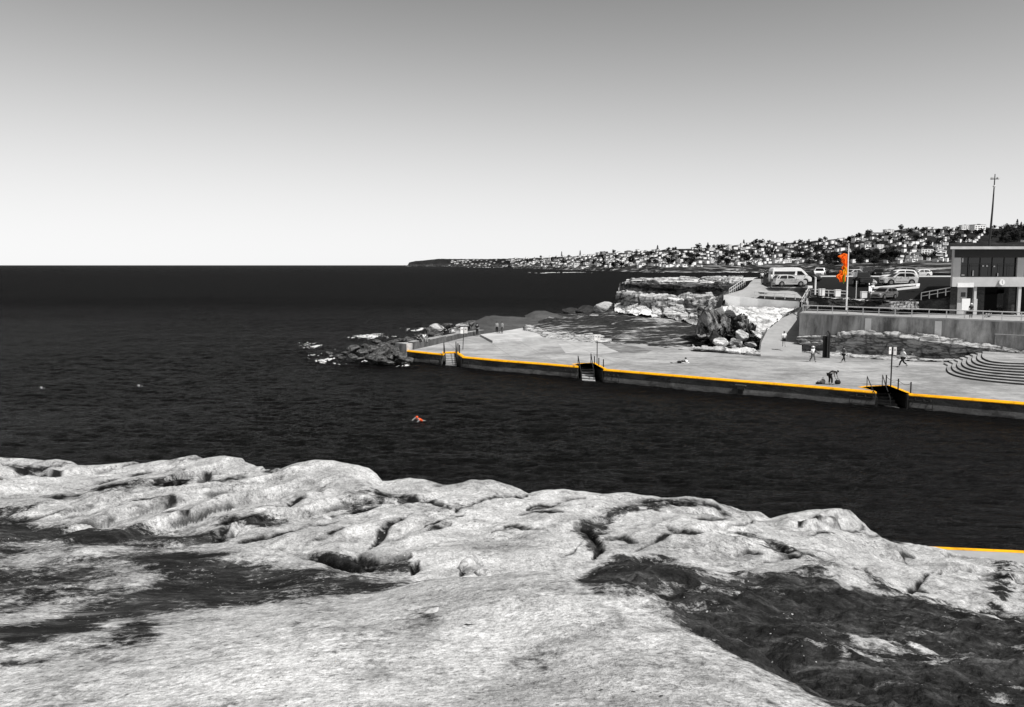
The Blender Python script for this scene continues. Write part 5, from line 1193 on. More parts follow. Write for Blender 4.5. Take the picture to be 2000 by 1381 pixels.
# stone wall carrying the side ramp, shade included in its dark colour
loft('side_bank', [[(1790, 588, 105.5), (1830, 583, 104.5), (1868, 577, 104)], [(1788, 591, 105), (1830, 586, 104), (1868, 580, 103.6)], [(1792, 604, 104), (1830, 603, 103.6), (1868, 603, 103.4)]], 60, 20, M['brick'], .08, 1, (0, 1), (.1, 1), 91)
# ------------------------------------------------------------------ people
M['skin'] = mat('skin', .3, .6, .08); M['hair'] = mat('dark hair', .012, .7, .2); M['c_white'] = mat('white cotton', .8, .8, .05); M['c_black'] = mat('black cloth', .012, .9, .2); M['c_grey'] = mat('grey cloth', .1, .9, .15); M['c_mid'] = mat('pale grey cloth', .3, .9, .1)
M['c_red'] = mat('orange red swim vest', (.9, .1, .015), .6, .1)
STAND = dict(pelvis=(0, 0, .95), spine=(0, .01, 1.15), chest=(0, .0, 1.34), neck=(0, .01, 1.48), head=(0, .03, 1.575), crown=(0, .015, 1.665),
             sL=(-.18, 0, 1.41), eL=(-.235, -.03, 1.14), wL=(-.25, .04, .9), hL=(-.25, .06, .83), sR=(.18, 0, 1.41), eR=(.235, -.03, 1.14), wR=(.25, .04, .9), hR=(.25, .06, .83),
             pL=(-.095, 0, .9), kL=(-.1, .02, .5), aL=(-.1, -.02, .09), tL=(-.11, .14, .035), pR=(.095, 0, .9), kR=(.1, .02, .5), aR=(.1, -.02, .09), tR=(.11, .14, .035))
POSE = {
 'stand': {}, 
 'walk': dict(kL=(-.1, .2, .52), aL=(-.1, .28, .1), tL=(-.11, .44, .07), kR=(.1, -.05, .5), aR=(.1, -.36, .17), tR=(.1, -.26, .06), eL=(-.24, -.14, 1.16), wL=(-.25, -.2, .92), hL=(-.25, -.2, .85), eR=(.24, .1, 1.15), wR=(.24, .24, .97), hR=(.24, .28, .91)),
 'stride': dict(pelvis=(0, 0, .9), pL=(-.095, 0, .86), pR=(.095, 0, .86), kL=(-.1, .3, .5), aL=(-.1, .42, .1), tL=(-.11, .58, .1), kR=(.1, -.12, .46), aR=(.1, -.5, .2), tR=(.1, -.4, .06), eL=(-.24, -.18, 1.12), wL=(-.25, -.3, .93), hL=(-.25, -.33, .86), eR=(.24, .18, 1.14), wR=(.2, .4, 1.05), hR=(.19, .46, 1.02)),
 'sit': dict(pelvis=(0, -.02, .1), spine=(0, -.03, .3), chest=(0, .03, .48), neck=(0, .09, .61), head=(0, .14, .7), crown=(0, .14, .79), sL=(-.18, .05, .55), eL=(-.24, .14, .32), wL=(-.14, .34, .24), hL=(-.11, .4, .22), sR=(.18, .05, .55), eR=(.24, .14, .32), wR=(.14, .34, .24), hR=(.11, .4, .22),
             pL=(-.1, .02, .09), kL=(-.13, .44, .1), aL=(-.13, .42, -.32), tL=(-.14, .58, -.37), pR=(.1, .02, .09), kR=(.13, .44, .1), aR=(.13, .38, -.32), tR=(.14, .54, -.37)),
 'floor': dict(pelvis=(0, 0, .1), spine=(0, -.06, .3), chest=(0, -.05, .49), neck=(0, .0, .62), head=(0, .05, .71), crown=(0, .05, .8), sL=(-.18, -.03, .56), eL=(-.28, .08, .36), wL=(-.2, .3, .36), hL=(-.16, .36, .36), sR=(.18, -.03, .56), eR=(.26, .1, .36), wR=(.2, .3, .36), hR=(.16, .36, .36),
             pL=(-.1, .03, .1), kL=(-.16, .36, .42), aL=(-.14, .6, .08), tL=(-.15, .76, .04), pR=(.1, .03, .1), kR=(.16, .34, .44), aR=(.14, .52, .08), tR=(.15, .68, .04)),
 'bend': dict(pelvis=(0, -.12, .9), spine=(0, .06, 1.06), chest=(0, .27, 1.14), neck=(0, .42, 1.14), head=(0, .53, 1.1), crown=(0, .61, 1.08), sL=(-.18, .34, 1.1), eL=(-.2, .42, .8), wL=(-.16, .5, .55), hL=(-.14, .52, .48), sR=(.18, .34, 1.1), eR=(.2, .44, .8), wR=(.16, .54, .56), hR=(.14, .57, .49),
             pL=(-.1, -.12, .86), kL=(-.12, -.02, .47), aL=(-.13, -.06, .09), tL=(-.14, .1, .035), pR=(.1, -.12, .86), kR=(.12, .05, .48), aR=(.13, .04, .09), tR=(.14, .2, .035)),
 'lie': dict(pelvis=(0, 0, .12), spine=(0, .2, .15), chest=(0, .4, .24), neck=(0, .53, .34), head=(0, .6, .43), crown=(0, .64, .52), sL=(-.18, .45, .28), eL=(-.24, .56, .05), wL=(-.1, .74, .05), hL=(-.04, .8, .05), sR=(.18, .45, .28), eR=(.24, .56, .05), wR=(.1, .74, .05), hR=(.05, .8, .06),
             pL=(-.09, -.04, .11), kL=(-.11, -.46, .09), aL=(-.12, -.86, .08), tL=(-.12, -1.0, .04), pR=(.09, -.04, .11), kR=(.11, -.46, .09), aR=(.13, -.86, .08), tR=(.14, -1.0, .04)),
 'swim': dict(pelvis=(0, -.5, -.12), spine=(0, -.3, -.04), chest=(0, -.1, .06), neck=(0, .05, .14), head=(0, .13, .22), crown=(0, .17, .31), sL=(-.19, -.03, .1), eL=(-.28, .2, .03), wL=(-.3, .42, -.06), hL=(-.3, .5, -.09), sR=(.19, -.06, .1), eR=(.34, .02, .2), wR=(.34, .26, .06), hR=(.33, .34, .02),
             pL=(-.09, -.55, -.15), kL=(-.1, -.95, -.2), aL=(-.1, -1.35, -.16), tL=(-.1, -1.5, -.18), pR=(.09, -.55, -.15), kR=(.1, -.95, -.26), aR=(.1, -1.35, -.3), tR=(.1, -1.5, -.34))}
RAD = dict(pelvis=(.15, .11), spine=(.135, .1), chest=(.165, .115), neck=(.056, .056), head=(.078, .09), crown=(.07, .078), s=(.065, .065), e=(.045, .045), w=(.031, .03), h=(.04, .022), p=(.09, .09), k=(.06, .06), a=(.04, .042), t=(.042, .03))
EDG = [('pelvis', 'spine'), ('spine', 'chest'), ('chest', 'neck'), ('neck', 'head'), ('head', 'crown'), ('chest', 'sL'), ('sL', 'eL'), ('eL', 'wL'), ('wL', 'hL'), ('chest', 'sR'), ('sR', 'eR'), ('eR', 'wR'), ('wR', 'hR'),
       ('pelvis', 'pL'), ('pL', 'kL'), ('kL', 'aL'), ('aL', 'tL'), ('pelvis', 'pR'), ('pR', 'kR'), ('kR', 'aR'), ('aR', 'tR')]
def rad(j): return RAD[j] if j in RAD else RAD[j[0]]
def skinned(name, J, edges, m, parent, grow=0, extra=()):
    names = []
    for a, c in edges:
        for x in (a, c):
            if x not in names: names.append(x)
    vs = [J[x] for x in names]; rs = [tuple(q + grow for q in rad(x)) for x in names]; es = [(names.index(a), names.index(c)) for a, c in edges]; roots = [0]
    for chain in extra:        # chains of their own: fingers
        k = len(vs); roots.append(k)
        for i, (p, r) in enumerate(chain):
            vs.append(p); rs.append((r, r))
            if i: es.append((k + i - 1, k + i))
    me = bpy.data.meshes.new(name); me.from_pydata([tuple(v) for v in vs], es, [])
    o = link(name, me, m, parent)
    o.modifiers.new('skin', 'SKIN')
    for i, r in enumerate(rs): me.skin_vertices[0].data[i].radius = r; me.skin_vertices[0].data[i].use_root = i in roots
    s = o.modifiers.new('sub', 'SUBSURF'); s.levels = s.render_levels = 1
    o.modifiers['skin'].use_smooth_shade = True
    return o
def person(label, loc, rz, pose, top, legs, hat=None, shorts=False, scale=1.0, group=None, bare=False, cap=None):
    t = thing('person', label, 'person', tuple(loc), rz, group); t.scale = (scale,) * 3
    J = {k: Vector(v) for k, v in STAND.items()}
    for k, v in POSE[pose].items(): J[k] = Vector(v)
    fing = []
    for s, sg in (('L', -1), ('R', 1)):
        w, h = J['w' + s], J['h' + s]; d = (h - w).normalized(); up_ = Vector((0, 0, 1)) if abs(d.z) < .8 else Vector((0, 1, 0)); a = d.cross(up_).normalized(); c = a.cross(d)
        for k, ln in enumerate((.07, .08, .075, .06)):
            o_ = a * (k - 1.5) * .019; p0 = h + o_ - d * .01; p1 = p0 + d * ln * .55 + c * .008; p2 = p1 + (d * .7 + c * -.6).normalized() * ln * .5
            fing.append([(p0, .009), (p1, .0085), (p2, .007)])
        p0 = w.lerp(h, .55) + c * .02; p1 = p0 + (d * .6 + c * .8).normalized() * .045; fing.append([(p0, .011), (p1, .0095), (p1 + d * .03, .008)])
    # nose and ears
    f = Vector((0, 1, 0)); upv = (J['crown'] - J['neck']).normalized(); f = (f - upv * f.dot(upv)).normalized() if abs(upv.y) < .9 else Vector((0, 0, -1))
    hd = J['head']; sx = Vector((1, 0, 0)); fing.append([(hd + f * .07 + upv * .015, .016), (hd + f * .108 - upv * .005, .012)])
    for sg in (-1, 1): fing.append([(hd + sx * sg * .07 + upv * .02, .014), (hd + sx * sg * .088 - upv * .01, .012)])
    skinned('body', J, EDG, M['skin'], t, 0, fing)
    if top: skinned('shirt', J, [e for e in EDG if e in (('pelvis', 'spine'), ('spine', 'chest'), ('chest', 'sL'), ('chest', 'sR'))] + [('sL', 'xL'), ('sR', 'xR')] if not J.update(xL=J['sL'].lerp(J['eL'], .75), xR=J['sR'].lerp(J['eR'], .75)) else [], top, t, .02)
    if legs:
        J.update(mL=J['pL'].lerp(J['kL'], .8), mR=J['pR'].lerp(J['kR'], .8), nL=J['kL'].lerp(J['aL'], .85), nR=J['kR'].lerp(J['aR'], .85))
        e = [('pelvis', 'pL'), ('pelvis', 'pR')] + ([('pL', 'mL'), ('pR', 'mR')] if shorts else [('pL', 'kL'), ('kL', 'nL'), ('pR', 'kR'), ('kR', 'nR')])
        skinned('shorts' if shorts else 'trousers', J, e, legs, t, .022)
    if pose not in ('swim',) and legs:
        for s in 'LR':
            b = MB(); c = (J['a' + s] + J['t' + s]) / 2; b.ball(c + Vector((0, 0, -.005)), (.05, .125, .042), 8, 6); b.build('shoe', M['c_black'] if legs is not M['c_black'] else M['c_grey'], t, smooth=True)
    cc = J['head'].lerp(J['crown'], .55) - f * .012
    b = MB(); b.ball(cc + upv * .02, (.098, .108, .095), 12, 8); b.build('hair', cap or M['hair'], t, smooth=True)
    b = MB()
    for sg in (-1, 1): b.ball(hd + f * .088 + sx * sg * .032 + upv * .035, .011, 6, 4)
    b.build('eyes', M['hair'], t)
    if hat:
        b = MB(); q = J['crown'] + upv * .01; b.ball(q, (.115, .12, .09), 12, 7); b.disc(q - upv * .03, upv, .22, .025, 18); b.build('sun_hat', hat, t, smooth=True)
    return t
RADX = RAD; RAD['x'] = (.052, .052); RAD['m'] = (.072, .072); RAD['n'] = (.05, .05)
# face +y locally; rotz turns it
person('person in white shirt and black shorts walking up the ramp, seen from behind', gz(1531, 678, 1.95), R(-12), 'walk', M['c_white'], M['c_black'], shorts=True, scale=1.08)
person('person in wide white sun hat and pale top walking on the promenade', gz(1587, 707, ZP), R(200), 'walk', M['c_white'], M['c_grey'], hat=M['c_white'], scale=.98)
person('person in dark clothes walking alone by the drain pipe', gz(1647, 708.5, ZP), R(-70), 'walk', M['c_grey'], M['c_black'])
person('person in white top and black trousers striding past the tall sign post', gz(1763, 717, ZP), R(95), 'stride', M['c_white'], M['c_black'], cap=M['c_mid'], scale=1.08)
person('person in dark clothes sitting against the rock below the terrace', gz(1780, 702, ZP), R(150), 'floor', M['c_grey'], M['c_black'])
person('person in black wetsuit bending over a bag beside the yellow edge', gz(1622, 751.5, ZP), R(-80), 'bend', M['c_black'], M['c_black'], scale=1.06)
person('sunbather lying propped on elbows on a pale towel in the middle of the promenade', gz(1328, 709, ZP + .02), R(-82), 'lie', M['c_black'], M['c_black'], shorts=True)
person('person in white shirt and dark shorts standing on the path beside the minibus', gd(1488, 552.5, 131), R(170), 'stand', M['c_white'], M['c_black'], shorts=True, scale=.98)
person('person in white top and grey trousers standing at the tail of the silver hatchback', gd(1506.5, 562, 119.3), R(60), 'stand', M['c_white'], M['c_grey'], scale=1.2)
person('person in black clothes on the path behind the white shirted walker', gd(1495, 546, 146), R(20), 'walk', M['c_black'], M['c_black'])
person('person in white hat and black clothes at the terrace railing under the clubhouse door', gz(1896, 621.5, ZT), R(165), 'stand', M['c_black'], M['c_black'], hat=M['c_white'], scale=.95)
person('person with pale hair in dark clothes sitting in the shade of the side wall', gz(1838, 607, ZT), R(160), 'floor', M['c_grey'], M['c_black'], cap=M['c_mid'])
person('person in black sitting on the terrace floor in front of the garage opening', gz(1932, 619.5, ZT), R(120), 'floor', M['c_black'], M['c_mid'])
# people on the sea parapet and beyond
def onwall(px, py, D): return gd(px, py, D)
k = PB[0].lerp(PB[1], .42); person('hunched person in black sitting on the parapet nearest its pale end', Vector((k.x - .25, k.y + .15, PT + .05)), R(215), 'sit', M['c_black'], M['c_black'], scale=1.05)
k = PB[0].lerp(PB[1], .8); person('person in dark top and pale shoes leaning forward on the parapet', Vector((k.x - .2, k.y + .12, PT + .05)), R(205), 'sit', M['c_grey'], M['c_black'])
k = PB[1].lerp(PB[2], -.28); person('person in white shirt sitting on the parapet', Vector((k.x - .2, k.y + .12, PT + .05)), R(230), 'sit', M['c_white'], M['c_mid'], scale=1.05)
person('dark clothed person crouching on the rocks behind the white shirted sitter', gd(869, 650, 127), R(150), 'floor', M['c_black'], M['c_black'])
person('person in dark top and white trousers sitting on the rocks behind the parapet', gd(880, 650, 128), R(240), 'floor', M['c_black'], M['c_white'])
person('person in black standing at the end of the parapet with something pale in the hands', gz(932, 656.5, ZP), R(160), 'stand', M['c_black'], M['c_black'], scale=1.1)
person('person in dark clothes leaning on the parapet behind the standing one', gd(920, 648, 134), R(200), 'bend', M['c_black'], M['c_grey'], scale=.95)
person('person in pale top and dark trousers standing on the plinth with a companion', gz(970.5, 651, 1.48), R(180), 'stand', M['c_mid'], M['c_black'])
person('person with a white bag at the feet standing on the plinth beside a companion', gz(980.5, 651.5, 1.48), R(150), 'stand', M['c_mid'], M['c_grey'], scale=1.02)
person('swimmer in an orange red vest doing crawl in the open bay', gz(817, 821, -.02), R(140), 'swim', M['c_red'], None, cap=M['c_red'], scale=.9)
person('distant swimmer in a white cap far out on the dark water', gz(274, 759, -.22), R(80), 'swim', M['c_white'], None, cap=M['c_mid'])
person('farther swimmer in a pale cap at the edge of the open water', gz(84, 763, -.22), R(90), 'swim', M['c_mid'], None, cap=M['c_mid'])
# bags and towels
def bag(label, p, d, m, rz=0):
    t = thing('bag', label, 'bag', tuple(p), rz)
    b = MB(); b.ball((0, 0, d[2] * .42), (d[0] / 2, d[1] / 2, d[2] / 2), 12, 8); b.build('body', m, t, smooth=True)
    b = MB(); b.tube([(-d[0] * .3, 0, d[2] * .75), (-d[0] * .15, 0, d[2] * 1.15), (d[0] * .15, 0, d[2] * 1.15), (d[0] * .3, 0, d[2] * .75)], .02, 6); b.build('handle', M['c_black'], t)
    return t
bag('black rounded swim bag in front of the bending person', gz(1636, 750.5, ZP), (.55, .4, .42), M['c_black'])
bag('grey backpack lying behind the bending person near the yellow edge', gz(1607, 750, ZP), (.5, .4, .5), M['c_mid'], .6)
bag('dark bag beside the grey backpack on the promenade', gz(1599, 750.5, ZP), (.6, .35, .25), M['c_black'], .2)
bag('white bag between the two people on the plinth', gz(975.5, 651, 1.48), (.32, .25, .3), M['c_white'])
def towel(label, p, rz, d, m):
    nu, nv = 18, 9; X = np.zeros((nv, nu, 3)); 
    for i in range(nv):
        for j in range(nu): X[i, j] = ((j / (nu - 1) - .5) * d[0], (i / (nv - 1) - .5) * d[1], .012 + .012 * math.sin(j * 1.3 + i))
    o = grid_mesh('towel', X, m, None, True); o.location = p; o.rotation_euler = (0, 0, rz); md = o.modifiers.new('s', 'SOLIDIFY'); md.thickness = .01
    props(o, label, 'towel')
towel('pale towel spread under the sunbather', gz(1328, 708.5, ZP + .0), R(4), (2.0, .8), M['c_white'])
bag('white rolled bundle at the head of the sunbather', gz(1339, 707.5, ZP), (.55, .4, .3), M['c_white'])
# ------------------------------------------------------------------ far coast
HP = [(780, 519.6, 7200, 518.6, 1.02), (796, 519.8, 7000, 518, 1.02), (799, 519.8, 7000, 512.5, 1.02), (812, 519.9, 6900, 509.5, 1.03), (830, 520, 6700, 508.5, 1.05), (858, 520.2, 6400, 505.5, 1.08), (900, 520.8, 5800, 505.8, 1.1), (950, 521.8, 5000, 506, 1.12), (985, 522.8, 4100, 505.5, 1.15),
      (1000, 524, 3300, 505, 1.2), (1050, 525.5, 2650, 504, 1.25), (1100, 527, 2180, 501.5, 1.25), (1150, 528.5, 1860, 499, 1.28), (1200, 530, 1640, 495, 1.3), (1250, 531.3, 1480, 492, 1.3), (1300, 532.5, 1360, 488.5, 1.3), (1350, 532.5, 1360, 487, 1.3), (1400, 532, 1400, 483, 1.3), (1450, 531.5, 1440, 479, 1.3), (1500, 531, 1500, 474.5, 1.28),
      (1550, 531, 1500, 473, 1.28), (1600, 531, 1450, 470, 1.28), (1650, 531, 1400, 467, 1.28), (1680, 531.5, 1380, 461, 1.28), (1720, 532, 1350, 455, 1.28), (1760, 532.5, 1320, 448, 1.3), (1800, 533, 1300, 447.5, 1.3), (1850, 533, 1300, 446, 1.3), (1900, 533, 1300, 445, 1.3), (1950, 533, 1300, 446, 1.3), (2000, 533, 1300, 444, 1.3), (2100, 533, 1300, 440, 1.3), (2300, 533, 1300, 436, 1.3)]
hp = np.array(HP)
def hill_cols(px):
    f = lambda k: np.interp(px, hp[:, 0], hp[:, k])
    ds = f(2); return uv(px, 500.0)[0], f(1), ds, f(3), ds * f(4)
def hill_pt(px, t):
    """t 0 at the shore, 1 on the ridge"""
    u_, ys, ds, yc, dc_ = hill_cols(px); t = np.asarray(t, float)
    prof = np.interp(t, [0, .06, .2, .5, .8, 1.0, 1.3], [0, .13, .28, .56, .84, 1.0, .9])
    y = ys + (yc - ys) * prof; D = ds + (dc_ - ds) * t
    v = uv(px, y)[1]; z = CAMZ - (v - HZ) / FPX * D
    z = np.where(t <= 0, np.minimum(z, CAMZ - (uv(px, ys)[1] - HZ) / FPX * D), z)
    return np.stack([(u_ - CX) / FPX * D, D, z], -1)
m, nt, b = new_mat('scrub hillside'); n = NT(nt); setb(b, .95, .03)
v = n.coord((.02, .02, .06)); f1 = n.noise(v, 1.0, 9, .75, .6); f2 = n.noise(n.coord((.012, .03, .25)), 1.0, 7, .7, .8)
c = n.ramp(f1, (.35, .006), (.6, .035), (.72, .09))
z = n.sep(n.coord())[2]                                   # bare sandstone bands along the shore
low = n.node('ShaderNodeMapRange'); low.inputs[1].default_value = 5; low.inputs[2].default_value = 24; low.inputs[3].default_value = 1; low.inputs[4].default_value = 0; n.l(z, low.inputs[0])
c = n.mix(n.math('MULTIPLY', n.ramp(f2, (.52, 0), (.62, .9)), low.outputs[0]), c, .42)
n.l(c, b.inputs['Base Color']); n.bump(f1, 1, 6, b)
pxs = np.concatenate([np.linspace(780, 860, 60), np.linspace(862, 2290, 520)]); ts = np.concatenate([np.linspace(-.02, .25, 36), np.linspace(.27, 1.0, 70), [1.04, 1.12, 1.3]])
X = np.stack([hill_pt(pxs, np.full(len(pxs), t)) for t in ts])
X[0, :, 2] = -3; X[-1, :, 2] = -3
q = X.reshape(-1, 3); k = (np.clip((ts + .02) / .1, 0, 1) * np.where(ts > 1.2, 0, 1))[:, None]
X[..., 2] += k * (fbm(q / 45, 5, 61) * 3.2).reshape(X.shape[:2])
grid_mesh('hill', X, m, 'structure')
# surf and reef off the far shore
def foam(px0, px1, py0, py1, seed, thr, D=None, label=None, zz=.03, hgt=.12, nx=150, ny=60, flat=.5):
    """broken patch of white water: ragged lace of small raised faces on the sea"""
    if D is None: A, Bq = gz((px0 + px1) / 2, py1, 0), gz((px0 + px1) / 2, py0, 0); d0, d1 = A.y, Bq.y
    else: d0, d1 = D
    b = MB(); us = np.linspace(px0, px1, nx); ds = np.linspace(d0, d1, ny)
    U_, D_ = np.meshgrid(us, ds); x = (U_ - 1000) / FPX * D_
    e = 1 - (((U_ - (px0 + px1) / 2) / ((px1 - px0) / 2)) ** 2 + ((D_ - (d0 + d1) / 2) / ((d1 - d0) / 2)) ** 2)
    p = np.stack([x.ravel() * 1.1, D_.ravel() * flat, 0 * x.ravel()], 1); sc = 1 if D is None else .05
    f = (.8 * ridge(p * 1.7 * sc, 4, seed) - .45 + .5 * fbm(p * .4 * sc, 3, seed + 1)).reshape(U_.shape) + .16 * np.clip(e, -1, 1)
    zt_ = zz + hgt * np.clip((f - thr) * 3, 0, 1)
    idx = {}
    for i in range(ny - 1):
        for j in range(nx - 1):
            if (f[i:i + 2, j:j + 2] > thr).all() and e[i, j] > 0:
                qd = []
                for (a, c_) in ((i, j), (i, j + 1), (i + 1, j + 1), (i + 1, j)):
                    if (a, c_) not in idx: idx[(a, c_)] = len(b.v); b.v.append((x[a, c_], D_[a, c_], zt_[a, c_]))
                    qd.append(idx[(a, c_)])
                b.f.append(tuple(qd))
    if b.f:
        o = b.build('sea_foam', M['foam'], smooth=True); props(o, kind='stuff')
foam(572, 628, 668, 682, 1, .3); foam(670, 775, 651, 663, 2, .3); foam(770, 840, 639, 649, 3, .24); foam(600, 680, 682, 712, 4, .38); foam(640, 800, 700, 716, 5, .4); foam(575, 640, 690, 702, 6, .44); foam(745, 800, 708, 718, 7, .26); foam(780, 815, 696, 716, 8, .34)
foam(1716, 1760, 796, 804, 9, .5, hgt=.04); foam(1030, 1180, 530, 534, 11, .3, (1180, 1420), hgt=1.4); foam(1270, 1520, 531.5, 533, 12, .34, (1330, 1420), hgt=1.4); foam(900, 1010, 521, 523, 13, .35, (3600, 4800), hgt=3)
# a low swimmer's wake

# ------------------------------------------------------------------ houses
M['h_white'] = mat('white render', .9, .8, .05, .3); M['h_pale'] = mat('pale render', .6, .8, .08, .3); M['h_mid'] = mat('grey render', .3, .8, .1, .3); M['h_roof_d'] = mat('dark tiled roof', .035, .8, .2, .5); M['h_roof_m'] = mat('grey tiled roof', .12, .8, .2, .5); M['h_roof_p'] = mat('pale metal roof', .55, .6, .1, .5); M['h_win'] = mat('dark window', .02, .3, .2, 1)  # windows get one even dark tone
def house(kind, name, label, cat, group):
    t = thing(name, label, cat, (0, 0, 0), 0, group); b = MB()
    if kind == 'flat':
        b.box((0, 0, 2.2), (11, 8, 8.4)); b.build('wall', M['h_white'], t)
        b = MB(); b.box((0, 0, 6.55), (11.8, 8.8, .35)); b.build('roof', M['h_roof_p'], t); W_ = [(-3.2, 4.6, 2.6, 1.5), (2.4, 4.6, 4.2, 1.5), (-2.6, 1.6, 3.4, 1.6), (3.2, 1.6, 2.2, 1.6)]
        b = MB(); b.box((0, -4.7, 3.2), (8, 1.4, .25)); b.box((0, -5.35, 3.7), (8, .12, .9)); b.build('balcony', M['h_white'], t); y = -4.02
    elif kind == 'gable':
        b.box((0, 0, 1.2), (10, 8, 6.4)); b.add([(-5, -4, 4.4), (5, -4, 4.4), (5, 4, 4.4), (-5, 4, 4.4), (-5, 0, 7.0), (5, 0, 7.0)], [(0, 4, 3), (1, 2, 5)]); b.build('wall', M['h_white'], t)
        b = MB(); b.add([(-5.5, -4.5, 4.2), (5.5, -4.5, 4.2), (5.5, 0, 7.15), (-5.5, 0, 7.15), (5.5, 4.5, 4.2), (-5.5, 4.5, 4.2)], [(0, 1, 2, 3), (3, 2, 4, 5)]); rf = b.build('roof', M['h_roof_d'], t)
        b = MB(); b.box((2.8, 1, 7), (.9, .9, 1.8)); b.build('chimney', M['h_pale'], rf); W_ = [(-2.8, 2.6, 1.8, 1.5), (2.4, 2.6, 2.6, 1.5), (-.2, 2.4, 1.1, 2.2)]; y = -4.02
    elif kind == 'hip':
        b.box((0, 0, 1.0), (12, 9, 6)); b.build('wall', M['h_pale'], t)
        b = MB(); b.add([(-6.6, -5.1, 3.9), (6.6, -5.1, 3.9), (6.6, 5.1, 3.9), (-6.6, 5.1, 3.9), (-2.5, 0, 6.6), (2.5, 0, 6.6)], [(0, 1, 5, 4), (1, 2, 5), (2, 3, 4, 5), (3, 0, 4), (3, 2, 1, 0)]); b.build('roof', M['h_roof_m'], t); W_ = [(-3.4, 2.2, 2.2, 1.4), (.2, 2.0, 1.2, 2.2), (3.4, 2.2, 2.4, 1.4)]; y = -4.52
    elif kind == 'two':
        b.box((-1.5, 0, 2.4), (8, 8, 9.0)); b.box((4.5, 1, .7), (4.2, 7, 5.6)); b.build('wall', M['h_white'], t)
        b = MB(); b.add([(-6, -4.5, 6.8), (3, -4.5, 6.8), (3, 4.5, 7.6), (-6, 4.5, 7.6), (-6, -4.5, 7.1), (3, -4.5, 7.1), (3, 4.5, 7.9), (-6, 4.5, 7.9)], [(3, 2, 1, 0), (4, 5, 6, 7), (0, 1, 5, 4), (1, 2, 6, 5), (2, 3, 7, 6), (3, 0, 4, 7)]); b.box((4.7, 1, 3.65), (4.8, 7.6, .25)); b.build('roof', M['h_roof_m'], t); W_ = [(-3.4, 5.2, 2, 1.5), (.2, 5.2, 2.6, 1.5), (-1.5, 2, 4.6, 1.7), (4.5, 1.6, 2.4, 1.5)]; y = -4.02
    else:
        b.box((0, 0, 4.5), (18, 10, 13)); b.build('wall', M['h_white' if kind == 'block' else 'h_mid'], t)
        b = MB(); b.box((0, 0, 11.2), (18.8, 10.8, .4)); b.box((3, 1, 12), (3, 3, 1.6)); b.build('roof', M['h_roof_m'], t); W_ = [(x, z_, 2.8, 1.6) for z_ in (1.8, 4.9, 8.0) for x in (-6.4, -2.1, 2.1, 6.4)]; y = -5.02
    for (x, z_, w_, h_) in W_:
        yy = y if not (kind == 'two' and x > 4) else -2.52
        b = MB(); b.box((x, yy, z_), (w_, .06, h_)); b.build('window', M['h_win'], t)
    return t
def copy_tree(o, parent=None):
    c = o.copy(); COL.objects.link(c)
    if parent: c.parent = parent
    for ch in KIDS.get(o.name, []): copy_tree(ch, c)
    return c
protos = {}
for kd, nm, lb, ct_, gp in [('flat', 'flat_roofed_house', 'white flat roofed house with a balcony on the far hillside', 'house', 'white flat roofed houses on the far hill'), ('gable', 'gabled_house', 'white house with a dark gabled roof on the far hillside', 'house', 'white gabled houses on the far hill'),
                            ('hip', 'hip_roofed_house', 'pale house with a grey hipped roof on the far hillside', 'house', 'pale hip roofed houses on the far hill'), ('two', 'split_level_house', 'white two part house with a low side wing on the far hillside', 'house', 'split level houses on the far hill'),
                            ('block', 'apartment_block', 'white three storey apartment block on the far hillside', 'apartment block', 'white apartment blocks on the far hill'), ('greyblock', 'grey_apartment_block', 'grey three storey apartment block on the far hillside', 'apartment block', 'grey apartment blocks on the far hill')]:
    protos[kd] = house(kd, nm, lb, ct_, gp)
KIDS = {}; DEF = {k: (o['label'], o['group']) for k, o in protos.items()}
for o in bpy.data.objects:
    if o.parent: KIDS.setdefault(o.parent.name, []).append(o)
rng = random.Random(12); spots = []; used = set()
def hidden(px, py): return (px > 1850 and py > 474) or (1495 < px < 1600 and py > 515) or (px > 1600 and py > 519) or py > 526
cell = []
def put(kd, px, t, sc=1.0, rz=None, label=None):
    X_ = hill_pt(px, t); dc_ = X_[1]
    o = protos[kd] if kd not in used else copy_tree(protos[kd]); used.add(kd); o['label'], o['group'] = DEF[kd]
    s = sc; o.location = (X_[0], X_[1], X_[2] + .5); o.scale = (s * 1.2, s, s * (.7 if label is None else .85)); o.rotation_euler = (0, 0, rng.uniform(.05, 1.05) if rz is None else rz + .45)
    if label: o['label'] = label; del o['group']
    return o
def free(px, t, rx, ry):
    u_, ys, ds, yc, dc_ = hill_cols(px); y = ys + (yc - ys) * float(np.interp(t, [0, .06, .2, .5, .8, 1.0], [0, .13, .28, .56, .84, 1.0]))
    if hidden(px, y): return None
    for (a, c_, rx2, ry2) in cell:
        if abs(px - a) < rx + rx2 and abs(y - c_) < ry + ry2: return None
    cell.append((px, y, rx, ry)); return y
# the ones that stand out
for kd, px, t, sc, rz, lb in [('block', 1906, .9, 1.25, -.1, 'largest white apartment block, high on the ridge behind the lamp mast'), ('block', 1733, .93, .85, -.2, 'white apartment block standing at the top of the slope above the wagons'), ('flat', 1672, .82, 1.3, -.1, 'broad white flat roofed house directly above the top of the flagpole'),
                              ('flat', 1690, .58, 1.3, .1, 'white house with wide balcony to the landward side of the flagpole'), ('block', 1716, .55, .75, 0, 'long low white block at mid slope above the dark wooded patch'), ('two', 1735, .75, 1.2, -.1, 'white split level house at mid slope beneath the ridge block'),
                              ('block', 1808, .34, .95, -.35, 'long white block low on the slope behind the parked wagons'), ('flat', 1835, .33, 1.3, -.4, 'white house beside the long low block near the clubhouse roof'), ('block', 1880, .96, .8, -.2, 'white apartment block on the skyline between the mast and the wooded knoll')]:
    if free(px, t, 8, 4): put(kd, px, t, sc, rz, lb)
